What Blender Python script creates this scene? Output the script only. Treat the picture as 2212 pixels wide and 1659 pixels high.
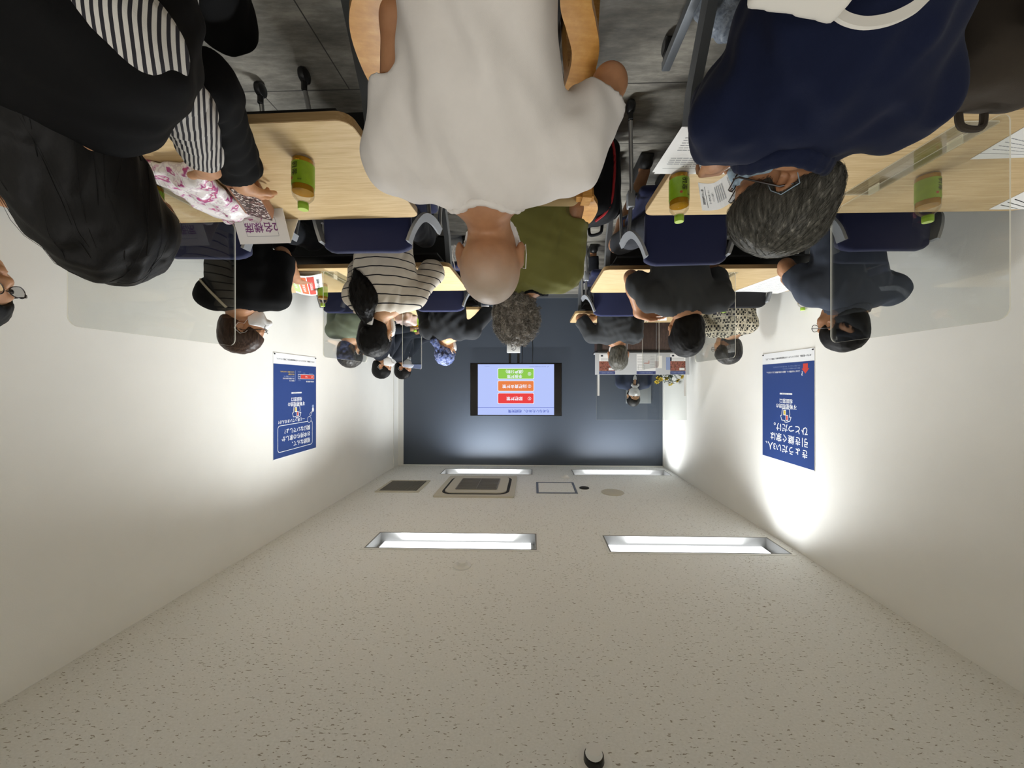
import bpy, bmesh, math, random
import numpy as np
from mathutils import Vector, Matrix
from mathutils.bvhtree import BVHTree
random.seed(7); rng = np.random.default_rng(7)
for o in list(bpy.data.objects): bpy.data.objects.remove(o)
SC = bpy.context.scene
C = SC.collection
PI = math.pi
# ------------------------------------------------------------------ camera, world, exposure
F = 800.0                                   # focal length in pixels of the 2212 px wide frame (13 mm equivalent)
CAMZ = 1.45
TAN = 0.0275; PX0 = 1128            # slight yaw; the lens axis meets the frame a little off its middle
_n = math.hypot(1, TAN)
FW = np.array([TAN/_n, 1/_n, 0.0]); RT = np.array([1/_n, -TAN/_n, 0.0])
cam = bpy.data.cameras.new('camera'); cam.sensor_width = 36; cam.lens = 36*F/2212; cam.clip_start = .02
cam.shift_x = -(PX0-1106)/2212
co = bpy.data.objects.new('camera', cam); C.objects.link(co); SC.camera = co
# the phone was held upside down: the camera's up is the world's down
co.matrix_world = Matrix(((-RT[0], 0, -FW[0], 0), (-RT[1], 0, -FW[1], 0), (0, -1, 0, CAMZ), (0, 0, 0, 1)))
W = bpy.data.worlds.new('world'); SC.world = W; W.use_nodes = True
W.node_tree.nodes['Background'].inputs[0].default_value = (.8, .85, 1, 1)
W.node_tree.nodes['Background'].inputs[1].default_value = .02
EXPO = 1.55
REAR = 8.5                                  # watts of each added fill light behind the camera
LAMP = 19.0                                 # watts of each ceiling lamp; its louvre keeps the light within a downward cone
SC.view_settings.view_transform = 'Standard'; SC.view_settings.look = 'None'
SC.view_settings.gamma = 1; SC.view_settings.exposure = EXPO; SC.view_settings.use_curve_mapping = False
for _x in (-1.0, 1.0):                      # unseen fill lights added behind the camera to brighten the near rows
    _l = bpy.data.lights.new('rear_fill', 'AREA'); _l.shape = 'RECTANGLE'; _l.size = 1.4; _l.size_y = .32; _l.energy = REAR; _l.color = (1, .98, .95)
    _o = bpy.data.objects.new('rear_fill', _l); C.objects.link(_o); _o.location = (_x, -1.3, 2.74)
SC.cycles.max_bounces = 10; SC.cycles.diffuse_bounces = 6; SC.cycles.transparent_max_bounces = 16
SC.cycles.caustics_reflective = False; SC.cycles.caustics_refractive = False
SC.cycles.sample_clamp_indirect = 4

def P(px, py, Y):
    """the point of the photographed room seen at pixel px,py at depth Y"""
    d = FW + RT*(PX0-px)/F + np.array([0, 0, (py-829.5)/F])
    t = Y/d[1]
    return np.array([0, 0, CAMZ]) + d*t
def Pz(px, py, z):
    d = FW + RT*(PX0-px)/F + np.array([0, 0, (py-829.5)/F])
    return np.array([0, 0, CAMZ]) + d*((z-CAMZ)/d[2])
V3 = lambda *a: np.array(a, float)
XL, XR, YB, YF, H = -2.10, 2.20, 6.0, -2.6, 2.775   # side walls, screen wall, rear wall, ceiling

# ------------------------------------------------------------------ materials
def lin(h):
    c = [int(h[i:i+2], 16)/255 for i in (0, 2, 4)]
    return tuple(x/12.92 if x <= .04045 else ((x+.055)/1.055)**2.4 for x in c)+(1,)
class NB:
    def __init__(s, name):
        s.m = bpy.data.materials.new(name); s.m.use_nodes = True
        s.t = s.m.node_tree; s.b = s.t.nodes['Principled BSDF']; s.out = s.t.nodes['Material Output']
    def n(s, typ, **k):
        n = s.t.nodes.new(typ)
        for a, v in k.items():
            if a.startswith('i_'):
                key = a[2:]; key = int(key) if key.isdigit() else key.replace('_', ' ')
                n.inputs[key].default_value = v
            else: setattr(n, a, v)
        return n
    def l(s, a, b): s.t.links.new(a, b)
    def coord(s, scale=(1, 1, 1), rot=(0, 0, 0), loc=(0, 0, 0)):
        tc = s.n('ShaderNodeTexCoord'); mp = s.n('ShaderNodeMapping')
        mp.inputs['Scale'].default_value = scale; mp.inputs['Rotation'].default_value = rot; mp.inputs['Location'].default_value = loc
        s.l(tc.outputs['Object'], mp.inputs[0]); return mp.outputs[0]
    def noise(s, vec, scale, detail=3, rough=.55):
        n = s.n('ShaderNodeTexNoise'); n.inputs['Scale'].default_value = scale; n.inputs['Detail'].default_value = detail
        n.inputs['Roughness'].default_value = rough; s.l(vec, n.inputs['Vector']); return n.outputs['Fac']
    def ramp(s, fac, stops, interp='LINEAR'):
        r = s.n('ShaderNodeValToRGB'); cr = r.color_ramp; cr.interpolation = interp
        while len(cr.elements) < len(stops): cr.elements.new(.5)
        for e, (p, c) in zip(cr.elements, stops): e.position = p; e.color = lin(c) if isinstance(c, str) else c
        s.l(fac, r.inputs[0]); return r.outputs[0]
    def bump(s, fac, st, dist=.002):
        b = s.n('ShaderNodeBump'); b.inputs['Strength'].default_value = st; b.inputs['Distance'].default_value = dist
        s.l(fac, b.inputs['Height']); s.l(b.outputs[0], s.b.inputs['Normal'])
    def math(s, op, a, b=None):
        n = s.n('ShaderNodeMath', operation=op)
        for i, v in enumerate((a, b)):
            if v is None: continue
            if isinstance(v, (int, float)): n.inputs[i].default_value = v
            else: s.l(v, n.inputs[i])
        return n.outputs[0]
    def mix(s, fac, a, b):
        n = s.n('ShaderNodeMix', data_type='RGBA')
        s.l(fac, n.inputs['Factor'])
        for v, i in ((a, 'A'), (b, 'B')):
            k = [x for x in n.inputs if x.name == i and x.type == 'RGBA'][0]
            if isinstance(v, str): k.default_value = lin(v)
            else: s.l(v, k)
        return [x for x in n.outputs if x.type == 'RGBA'][0]
def M(name, col, rough=.6, metal=0, var=0, vs=20, bump=0, bs=200, spec=None, emit=0, alpha=None, trans=0, coat=0, sheen=0, dist=.002):
    s = NB(name); b = s.b
    b.inputs['Base Color'].default_value = lin(col); b.inputs['Roughness'].default_value = rough; b.inputs['Metallic'].default_value = metal
    if spec is not None: b.inputs['Specular IOR Level'].default_value = spec
    if sheen: b.inputs['Sheen Weight'].default_value = sheen
    if coat: b.inputs['Coat Weight'].default_value = coat
    if trans: b.inputs['Transmission Weight'].default_value = trans
    if emit:
        b.inputs['Emission Color'].default_value = lin(col); b.inputs['Emission Strength'].default_value = emit
        b.inputs['Base Color'].default_value = (0, 0, 0, 1)
    if var:
        v = s.noise(s.coord(), vs, 4); c = np.array(lin(col)[:3])
        s.l(s.ramp(v, [(.3, tuple(c*(1-var))+(1,)), (.7, tuple(np.minimum(c*(1+var), 1))+(1,))]), b.inputs['Base Color'])
    if bump: s.bump(s.noise(s.coord(), bs, 2), bump, dist)
    return s.m
mt = {}
mt['wall'] = M('wall_paint', 'EEEDE7', .75, bump=.25, bs=160, var=.015, vs=4)
mt['wallw'] = M('white_trim', 'E4E4E0', .5)
mt['rear'] = M('rear_wall_paint', 'CFCBC0', .8)
mt['screenwall'] = M('slate_blue_wall', '424A56', .55, bump=.12, bs=220)
def ceil_mat():
    s = NB('ceiling_board'); v = s.coord((13, 36, 1))
    f1 = s.noise(v, 3.2, 2.5, .6); f2 = s.noise(s.coord((1.1, 1.1, 1)), 3, 2)
    m = s.math('GREATER_THAN', s.math('ADD', f1, s.math('MULTIPLY', f2, .09)), .69)
    soft = s.noise(s.coord((40, 60, 1)), 2.2, 2)
    col = s.ramp(soft, [(.3, 'E4E5E1'), (.7, 'EDEEEB')])
    s.l(s.mix(m, col, 'A39D91'), s.b.inputs['Base Color']); s.b.inputs['Roughness'].default_value = .9
    s.bump(s.math('SUBTRACT', soft, m), .5, .003); return s.m
mt['ceil'] = ceil_mat()
def floor_mat():
    s = NB('floor_stone_tile'); v = s.coord((1, 3.2, 1), (0, 0, .35))
    big = s.noise(v, 2.2, 8, .65); fine = s.noise(s.coord((2, 9, 1), (0, 0, .35)), 5, 6, .7)
    col = s.ramp(s.math('ADD', s.math('MULTIPLY', big, .6), s.math('MULTIPLY', fine, .4)), [(.35, '5E5C56'), (.5, '827E75'), (.62, 'A39E92')])
    br = s.n('ShaderNodeTexBrick'); br.inputs['Scale'].default_value = 1.0; br.inputs['Mortar Size'].default_value = .003
    br.inputs['Brick Width'].default_value = .9; br.inputs['Row Height'].default_value = .45
    s.l(s.coord(), br.inputs['Vector'])
    s.l(s.mix(br.outputs['Fac'], col, '3C3A36'), s.b.inputs['Base Color']); s.b.inputs['Roughness'].default_value = .42
    s.bump(fine, .15); return s.m
mt['floor'] = floor_mat()
def wood_mat(name, a, b, c, sc=(2.2, 30, 30), rough=.42):
    s = NB(name); v = s.coord(sc)
    n = s.noise(v, 3.5, 7, .62); n2 = s.noise(s.coord((sc[0]*.5, sc[1]*3, sc[2]*3)), 4, 3, .6)
    s.l(s.ramp(s.math('ADD', s.math('MULTIPLY', n, .65), s.math('MULTIPLY', n2, .35)), [(.34, a), (.52, b), (.66, c)]), s.b.inputs['Base Color'])
    s.b.inputs['Roughness'].default_value = rough; s.bump(n, .06); return s.m
mt['table'] = wood_mat('light_oak_laminate', 'B89A6A', 'C9AE80', 'D6BE93')
mt['tedge'] = wood_mat('oak_edge_band', '96794F', 'A88B60', 'B59A70')
mt['beech'] = wood_mat('golden_beech', 'B07A35', 'C48F48', 'D3A25D', (6, 6, 40), .28)
mt['darkwood'] = wood_mat('dark_brown_veneer', '2F211A', '43312A', '56423A', (14, 14, 2), .4)
mt['black'] = M('black_plastic', '141415', .45)
mt['blackm'] = M('black_panel', '191919', .6, var=.1)
mt['gray'] = M('light_grey_plastic', '93969A', .45)
mt['mgray'] = M('grey_painted_metal', '6F7377', .4, metal=.3)
mt['chrome'] = M('brushed_steel', 'B9BBBE', .28, metal=.9)
mt['blue'] = M('navy_chair_fabric', '121B46', .85, bump=.4, bs=900, sheen=.15)
mt['blk_fab'] = M('black_chair_fabric', '15161B', .85, bump=.4, bs=900)
mt['white'] = M('white_plastic', 'E6E6E4', .4)
mt['paper'] = M('white_paper', 'ECECEA', .7)
mt['ink'] = M('grey_print', '94979C', .7)
mt['ink2'] = M('dark_print', '33363E', .7)
mt['pblue'] = M('poster_blue', '2A4380', .38)
mt['pwhite'] = M('poster_white', 'EEF0F2', .45)
mt['pred'] = M('poster_red', 'CC4438', .45)
mt['pyel'] = M('poster_yellow', 'D9BE4A', .45)
mt['plav'] = M('poster_pale_blue', '8FA0C8', .45)
mt['purple'] = M('purple_print', '7B3A78', .6)
mt['lamp'] = M('lamp_diffuser', 'F6FAFF', .5, emit=1.6)
mt['reflector'] = M('lamp_reflector', '7E7E7B', .6)
mt['mask'] = M('white_mask_fabric', 'E3E4E4', .8, bump=.15, bs=300)
mt['maskb'] = M('pale_blue_mask_fabric', '9DB4C4', .8, bump=.15, bs=300)
mt['frame'] = M('glasses_frame', '2A201C', .3)
mt['eyew'] = M('eye_white', 'D8D4CE', .3); mt['iris'] = M('iris_dark', '1C1310', .2)
def skin(name, col, stubble=None):
    s = NB(name); n = s.noise(s.coord(), 30, 3); c = np.array(lin(col)[:3])
    s.l(s.ramp(n, [(.3, tuple(c*[.9, .86, .84])+(1,)), (.7, tuple(np.minimum(c*1.08, 1))+(1,))]), s.b.inputs['Base Color'])
    if stubble:      # shaven hair greying the top of the head
        tc = s.n('ShaderNodeTexCoord'); sp = s.n('ShaderNodeSeparateXYZ'); s.l(tc.outputs['Object'], sp.inputs[0]); m = s.n('ShaderNodeMapRange'); m.inputs[1].default_value = 1.15; m.inputs[2].default_value = 1.245
        s.l(s.math('ADD', sp.outputs[2], s.math('MULTIPLY', s.noise(s.coord(), 45, 3), .03)), m.inputs[0]); k = s.b.inputs['Base Color'].links[0].from_socket; s.l(s.mix(m.outputs[0], k, stubble), s.b.inputs['Base Color'])
    s.b.inputs['Roughness'].default_value = .5; s.b.inputs['Subsurface Weight'].default_value = .12
    s.b.inputs['Subsurface Radius'].default_value = (.012, .005, .003); s.b.inputs['Subsurface Scale'].default_value = 1
    s.bump(s.noise(s.coord(), 260, 2), .12, .001); return s.m
mt['skS'] = skin('skin_tan_with_stubble', 'AE7F5C', 'AD9C8C'); mt['skA'] = skin('skin_light', 'C99C76'); mt['skB'] = skin('skin_tan', 'AE7F5C'); mt['skC'] = skin('skin_warm', 'C08F6A')
def hair_mat(name, a, b, c=None, sc=(160, 160, 14), rough=.42):
    s = NB(name); n = s.noise(s.coord(sc), 1, 3, .6)
    s.l(s.ramp(n, [(.35, a), (.6, b), (.75, c or b)]), s.b.inputs['Base Color']); s.b.inputs['Roughness'].default_value = rough
    s.b.inputs['Specular IOR Level'].default_value = .22
    s.bump(n, .3, .0015); return s.m
mt['hblack'] = hair_mat('black_hair', '060505', '0B0908', '120E0D', rough=.58)
mt['hbrown'] = hair_mat('brown_hair', '2B1F19', '47352A', '5A463A')
mt['hgrey'] = hair_mat('grey_hair', '35342F', '5A5851', '8B887F')
mt['hdgrey'] = hair_mat('dark_grey_hair', '1F1E1C', '3A3835', '55524D')
mt['hcurl'] = hair_mat('curly_grey_hair', '68635C', '98928A', 'CFC9BF', (90, 90, 90))
def fabric(name, col, b=.35, bs=700, rough=.85, var=.05, sheen=.05): return M(name, col, rough, var=var, vs=9, bump=b, bs=bs, sheen=sheen, dist=.0006, spec=.18)
mt['navy'] = fabric('navy_polo_knit', '0E1630'); mt['wshirt'] = fabric('off_white_jersey', 'DAD5D0'); mt['olive'] = fabric('olive_jersey', '6B6A38')
mt['charcoal'] = fabric('charcoal_jersey', '3A3C3E'); mt['blkcloth'] = fabric('black_cloth', '060607', sheen=0); mt['blkcrew'] = fabric('washed_black_cloth', '25272A')
mt['bluegrey'] = fabric('blue_grey_shirt', '4C5361'); mt['sage'] = fabric('sage_shirt', '838C78'); mt['suit'] = fabric('dark_suit_wool', '22262F')
mt['suitn'] = fabric('navy_suit_wool', '2A3348'); mt['shirtw'] = fabric('white_shirt_cotton', 'DDDEE0'); mt['trs'] = fabric('dark_trousers', '1F2126')
mt['trg'] = fabric('grey_trousers', '3D3F44'); mt['shoe'] = M('black_shoe', '141312', .4); mt['sand'] = M('dark_sandal', '1B1A19', .6)
def stripe_mat(name, base, dark, per, frac, axis=2, wob=.0, rot=0):
    s = NB(name); sp = s.n('ShaderNodeSeparateXYZ'); s.l(s.coord(rot=(0, 0, rot)), sp.inputs[0])
    z = sp.outputs[axis]
    if wob: z = s.math('ADD', z, s.math('MULTIPLY', s.noise(s.coord(), 7, 2), wob))
    f = s.math('FRACT', s.math('MULTIPLY', z, 1/per)); m = s.math('LESS_THAN', f, frac)
    s.l(s.mix(m, base, dark), s.b.inputs['Base Color']); s.b.inputs['Roughness'].default_value = .85
    s.bump(s.noise(s.coord(), 600, 2), .3); return s.m
mt['breton'] = stripe_mat('cream_knit_with_dark_stripes', 'CFC7B9', '17161D', .043, .13, 2, .012)
mt['pinstripe'] = stripe_mat('black_and_white_striped_cotton', 'C9C6C0', '1B1A22', .0085, .46, 0, .012, .72)
def geo_mat():
    s = NB('black_and_cream_geometric_print')
    ck = s.n('ShaderNodeTexChecker'); ck.inputs['Scale'].default_value = 62; s.l(s.coord((1, 1, .75)), ck.inputs[0])
    sp = s.n('ShaderNodeSeparateXYZ'); s.l(s.coord(), sp.inputs[0])
    g = s.math('MAXIMUM', s.math('LESS_THAN', s.math('FRACT', s.math('MULTIPLY', sp.outputs[2], 16)), .16), s.math('LESS_THAN', s.math('FRACT', s.math('MULTIPLY', sp.outputs[0], 16)), .16))
    c = s.mix(ck.outputs['Fac'], 'C9BFA8', '1E1D1C'); s.l(s.mix(g, c, 'C9BFA8'), s.b.inputs['Base Color']); s.b.inputs['Roughness'].default_value = .85; return s.m
mt['geo'] = geo_mat()
def blotch(name, stops, scale, rough=.7, det=3, interp='CONSTANT', bump=0, sc=(1, 1, 1)):
    s = NB(name); n = s.noise(s.coord(sc), scale, det); s.l(s.ramp(n, stops, interp), s.b.inputs['Base Color']); s.b.inputs['Roughness'].default_value = rough
    if bump: s.bump(n, bump, .004)
    return s.m
mt['bandana'] = blotch('blue_patterned_bandana', [(0, '1F2740'), (.43, '3A4A7C'), (.5, '59648F'), (.56, '7A82A2'), (.62, '2D3B68')], 32)
mt['floral'] = blotch('pink_floral_wrap', [(0, 'E6E0DE'), (.44, 'D3C9CC'), (.48, 'E9E4E2'), (.54, 'D9B9CA'), (.575, 'A84C86'), (.61, 'C04A78'), (.64, 'DFD2D4'), (.7, 'B9A3AE')], 24, .35, 2.5, 'CONSTANT', .5)
mt['plasticbag'] = blotch('grey_crinkled_plastic', [(.3, '7E8794'), (.5, '9AA3AE'), (.7, '6D7683')], 60, .4, 4, 'LINEAR', .6)
def glitter():
    s = NB('brown_glitter'); v = s.n('ShaderNodeTexVoronoi'); v.inputs['Scale'].default_value = 170; s.l(s.coord(), v.inputs['Vector'])
    sp = s.n('ShaderNodeSeparateColor'); s.l(v.outputs['Color'], sp.inputs[0])
    s.l(s.ramp(sp.outputs[0], [(.0, '3E2A28'), (.45, '6B4C48'), (.66, '9A7A74'), (.84, 'F2E6DF')], 'CONSTANT'), s.b.inputs['Base Color'])
    s.b.inputs['Roughness'].default_value = .25; s.b.inputs['Metallic'].default_value = .4; s.bump(v.outputs['Distance'], .5); return s.m
mt['glitter'] = glitter()
mt['leather'] = M('brown_leather', '8A5B3C', .5, bump=.2, bs=200)
mt['acryl'] = None
def clear(name, tint, gl=.06, rough=.02):
    s = NB(name); t = s.t; t.nodes.remove(s.b)
    tr = s.n('ShaderNodeBsdfTransparent'); tr.inputs[0].default_value = lin(tint); g = s.n('ShaderNodeBsdfGlossy'); g.inputs['Roughness'].default_value = rough
    fr = s.n('ShaderNodeFresnel'); fr.inputs['IOR'].default_value = 1.27
    mx = s.n('ShaderNodeMixShader'); s.l(s.math('MINIMUM', fr.outputs[0], .35), mx.inputs[0]); s.l(tr.outputs[0], mx.inputs[1]); s.l(g.outputs[0], mx.inputs[2]); s.l(mx.outputs[0], s.out.inputs[0]); return s.m
mt['acryl'] = clear('clear_acrylic', 'F4F5F4'); mt['pet'] = clear('clear_bottle_plastic', 'F6F7F6')
mt['lens'] = clear('spectacle_lens', 'F0F0F0')
def edge_mat():
    s = NB('acrylic_edge'); s.t.nodes.remove(s.b); tr = s.n('ShaderNodeBsdfTransparent'); tr.inputs[0].default_value = lin('D8D8D2')
    d = s.n('ShaderNodeBsdfTranslucent'); d.inputs[0].default_value = lin('E8E6DA'); g = s.n('ShaderNodeBsdfDiffuse'); g.inputs[0].default_value = lin('E0DED2')
    a = s.n('ShaderNodeAddShader'); s.l(d.outputs[0], a.inputs[0]); s.l(g.outputs[0], a.inputs[1])
    mx = s.n('ShaderNodeMixShader'); mx.inputs[0].default_value = .45; s.l(tr.outputs[0], mx.inputs[1]); s.l(a.outputs[0], mx.inputs[2]); s.l(mx.outputs[0], s.out.inputs[0]); return s.m
mt['aedge'] = edge_mat()
def tea():
    s = NB('green_tea'); b = s.b; b.inputs['Base Color'].default_value = lin('E3A526'); b.inputs['Roughness'].default_value = .08; b.inputs['Transmission Weight'].default_value = .55; b.inputs['IOR'].default_value = 1.2; return s.m
mt['tea'] = tea()
mt['label'] = M('green_label_film', '7FA41F', .35, var=.12, vs=40); mt['cap'] = M('lime_cap', '9CC43A', .4); mt['captop'] = M('lime_cap_top', 'C6E070', .4)
mt['brush'] = M('black_brush_lettering', '15180E', .5); mt['seal'] = M('red_seal', 'A8442C', .5)
mt['bpblk'] = fabric('black_nylon', '17181B', .5, 400); mt['bpred'] = M('red_piping', 'B5242C', .5); mt['bpbrn'] = fabric('brown_nylon', '3A332B', .5, 300)
mt['tote'] = M('white_tote_paper', 'D9D5CC', .7, bump=.1, bs=80)
mt['tvblk'] = M('tv_bezel', '0D0D0E', .3); mt['off'] = M('dark_glass', '121010', .15)
for k, c, e in (('s_bg', 'B4C4FA', 1.0), ('s_w', 'F2F4FF', 1.0), ('s_red', 'E8373A', 1.0), ('s_org', 'E67D3E', 1.0), ('s_grn', '8CC94A', 1.0), ('s_blu', '3E4FB5', 1.0), ('s_gry', '8088B5', 1.0)):
    mt[k] = M('screen_'+k[2:], c, .4, emit=e*2**-EXPO)
mt['beige'] = M('beige_ceiling_plastic', 'C6C1B0', .6); mt['grille'] = M('grille_grey', '77736A', .6); mt['dkgap'] = M('dark_gap', '22211E', .8); mt['grblue'] = M('grey_blue_frame', '6C7584', .6)
mt['leaf'] = M('leaf_green', '39502C', .6); mt['fyel'] = M('yellow_petal', 'E3C21E', .6); mt['fwht'] = M('white_petal', 'E6E8E6', .6)
mt['cushion'] = fabric('beige_upholstery', 'A08A62', .5, 500)
mt['photo'] = blotch('brochure_photo', [(.3, '3B1F1E'), (.45, '7A4B3C'), (.55, 'A8685A'), (.65, '5B2030')], 40, .5, 3, 'LINEAR')
mt['board'] = M('grey_white_board', 'BFC3C8', .5); mt['navyp'] = M('navy_print', '39447C', .5); mt['orangep'] = M('orange_print', 'D2693C', .5)

# ------------------------------------------------------------------ object helpers
def link(o): C.objects.link(o); return o
def thing(name, label, cat, loc=(0, 0, 0), rz=0, group=None):
    o = link(bpy.data.objects.new(name, None)); o.empty_display_size = .05
    o.location = tuple(float(v) for v in loc); o.rotation_euler = (0, 0, rz); o['label'] = label; o['category'] = cat
    if group: o['group'] = group
    return o
def tag(o, label, cat, group=None):
    o['label'] = label; o['category'] = cat
    if group: o['group'] = group
    return o
def struct(o): o['kind'] = 'structure'; return o
def mesh_obj(name, verts, faces, mats, parent=None, smooth=False, mi=None, label=None):
    me = bpy.data.meshes.new(name); me.from_pydata([tuple(map(float, v)) for v in verts], [], [tuple(map(int, f)) for f in faces])
    for m in (mats if isinstance(mats, (list, tuple)) else [mats]): me.materials.append(m)
    if mi is not None: me.polygons.foreach_set('material_index', np.array(mi, np.int32))
    if smooth is True: me.polygons.foreach_set('use_smooth', np.ones(len(me.polygons), bool))
    elif smooth: me.polygons.foreach_set('use_smooth', np.ones(len(me.polygons), bool)); me.set_sharp_from_angle(angle=math.radians(smooth))
    me.update()
    o = link(bpy.data.objects.new(name, me)); o.parent = parent
    if label: o['label'] = label
    return o
def dup(root, loc, rz=None, label=None):
    r = root.copy(); C.objects.link(r); r.location = tuple(float(v) for v in loc)
    if rz is not None: r.rotation_euler = (0, 0, rz)
    if label: r['label'] = label
    for ch in list(root.children):
        c = ch.copy(); C.objects.link(c); c.parent = r
        for g in ch.children:
            d = g.copy(); C.objects.link(d); d.parent = c
    return r
def rotm(rx=0, ry=0, rz=0):
    cx, sx, cy, sy, cz, sz = math.cos(rx), math.sin(rx), math.cos(ry), math.sin(ry), math.cos(rz), math.sin(rz)
    return np.array([[cz, -sz, 0], [sz, cz, 0], [0, 0, 1]]) @ np.array([[1, 0, 0], [0, cx, -sx], [0, sx, cx]]) @ np.array([[cy, 0, sy], [0, 1, 0], [-sy, 0, cy]])
def smooth_path(pts, n=5):
    q = [np.array(p, float) for p in pts]; out = []
    for i in range(len(q)-1):
        p0, p1, p2, p3 = q[max(i-1, 0)], q[i], q[i+1], q[min(i+2, len(q)-1)]
        for u in np.linspace(0, 1, n, endpoint=False): out.append(.5*((2*p1)+(-p0+p2)*u+(2*p0-5*p1+4*p2-p3)*u*u+(-p0+3*p1-3*p2+p3)*u**3))
    return out+[q[-1]]
class MB:
    def __init__(s): s.v = []; s.f = []; s.m = []
    def add(s, vs, fs, m=0):
        k = len(s.v); s.v += [tuple(map(float, v)) for v in vs]; s.f += [tuple(i+k for i in f) for f in fs]; s.m += [m]*len(fs); return s
    def box(s, c, h, R=None, bev=0, m=0, seg=2):
        bm = bmesh.new(); bmesh.ops.create_cube(bm, size=2)
        for v in bm.verts: v.co = Vector((v.co.x*h[0], v.co.y*h[1], v.co.z*h[2]))
        if bev: bmesh.ops.bevel(bm, geom=bm.edges[:], offset=bev, segments=seg, profile=.5, affect='EDGES')
        bm.verts.index_update(); c = np.array(c, float)
        vs = [np.array(v.co) if R is None else R @ np.array(v.co) for v in bm.verts]
        s.add([v+c for v in vs], [[v.index for v in f.verts] for f in bm.faces], m); bm.free(); return s
    def bx(s, x0, x1, y0, y1, z0, z1, bev=0, m=0): return s.box(((x0+x1)/2, (y0+y1)/2, (z0+z1)/2), (abs(x1-x0)/2, abs(y1-y0)/2, abs(z1-z0)/2), None, bev, m)
    def prism(s, poly, z0, z1, m=0, T=None):
        n = len(poly); vs = [(x, y, z0) for x, y in poly]+[(x, y, z1) for x, y in poly]
        if T is not None: vs = [T(np.array(v, float)) for v in vs]
        return s.add(vs, [list(range(n))[::-1], list(range(n, 2*n))]+[[i, (i+1) % n, n+(i+1) % n, n+i] for i in range(n)], m)
    def sweep(s, pts, prof, m=0, closed=False, up=(0, 0, 1)):
        pts = [np.array(p, float) for p in pts]; n = len(pts); k = len(prof) if not callable(prof) else len(prof(0)); vs = []
        for i, p in enumerate(pts):
            a = pts[i-1] if (i or closed) else p; b = pts[(i+1) % n] if (i < n-1 or closed) else p
            t = b-a; t /= np.linalg.norm(t)+1e-12; u = np.array(up, float); u = u-t*np.dot(u, t)
            if np.linalg.norm(u) < 1e-3: u = np.array([0, 1., 0]); u = u-t*np.dot(u, t)
            u /= np.linalg.norm(u); w = np.cross(t, u)
            pr = prof(i/(n-1)) if callable(prof) else prof
            vs += [p+w*x+u*y for x, y in pr]
        fs = [[i*k+j, i*k+(j+1) % k, ((i+1) % n)*k+(j+1) % k, ((i+1) % n)*k+j] for i in range(n if closed else n-1) for j in range(k)]
        if not closed: fs += [list(range(k))[::-1], [(n-1)*k+j for j in range(k)]]
        return s.add(vs, fs, m)
    def tube(s, pts, r, seg=10, m=0, closed=False):
        ra = r if callable(r) else (lambda t: r)
        return s.sweep(pts, lambda t: [(ra(t)*math.cos(2*PI*j/seg), ra(t)*math.sin(2*PI*j/seg)) for j in range(seg)], m, closed)
    def lathe(s, prof, c=(0, 0, 0), seg=24, m=0, R=None):
        vs = []; c = np.array(c, float)
        for r, z in prof:
            for j in range(seg):
                v = np.array([r*math.cos(2*PI*j/seg), r*math.sin(2*PI*j/seg), z]); vs.append(c+(v if R is None else R @ v))
        n = len(prof); fs = [[i*seg+j, i*seg+(j+1) % seg, (i+1)*seg+(j+1) % seg, (i+1)*seg+j] for i in range(n-1) for j in range(seg)]
        fs += [list(range(seg))[::-1], [(n-1)*seg+j for j in range(seg)]]
        return s.add(vs, fs, m)
    def build(s, name, mats, parent=None, smooth=35, label=None): return mesh_obj(name, s.v, s.f, mats, parent, smooth, s.m, label)
def rrect(x0, y0, x1, y1, r, n=5):
    p = []
    for cx, cy, a in ((x1-r, y0+r, -90), (x1-r, y1-r, 0), (x0+r, y1-r, 90), (x0+r, y0+r, 180)):
        for i in range(n+1): t = math.radians(a+90*i/n); p.append((cx+r*math.cos(t), cy+r*math.sin(t)))
    return p
_fc = {}
def text2d(body, size, bold=0.0, align='CENTER'):
    key = (body, bold, align)
    if key not in _fc:
        cu = bpy.data.curves.new('lettering', 'FONT'); cu.body = body; cu.offset = bold; cu.align_x = align; cu.align_y = 'CENTER'; cu.resolution_u = 2
        o = bpy.data.objects.new('lettering', cu); C.objects.link(o); dg = bpy.context.evaluated_depsgraph_get()
        me = o.evaluated_get(dg).to_mesh()
        _fc[key] = (np.array([v.co[:2] for v in me.vertices]).reshape(-1, 2), [list(p.vertices) for p in me.polygons])
        o.evaluated_get(dg).to_mesh_clear(); bpy.data.objects.remove(o); bpy.data.curves.remove(cu)
    v, f = _fc[key]; return v*size, f
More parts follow.
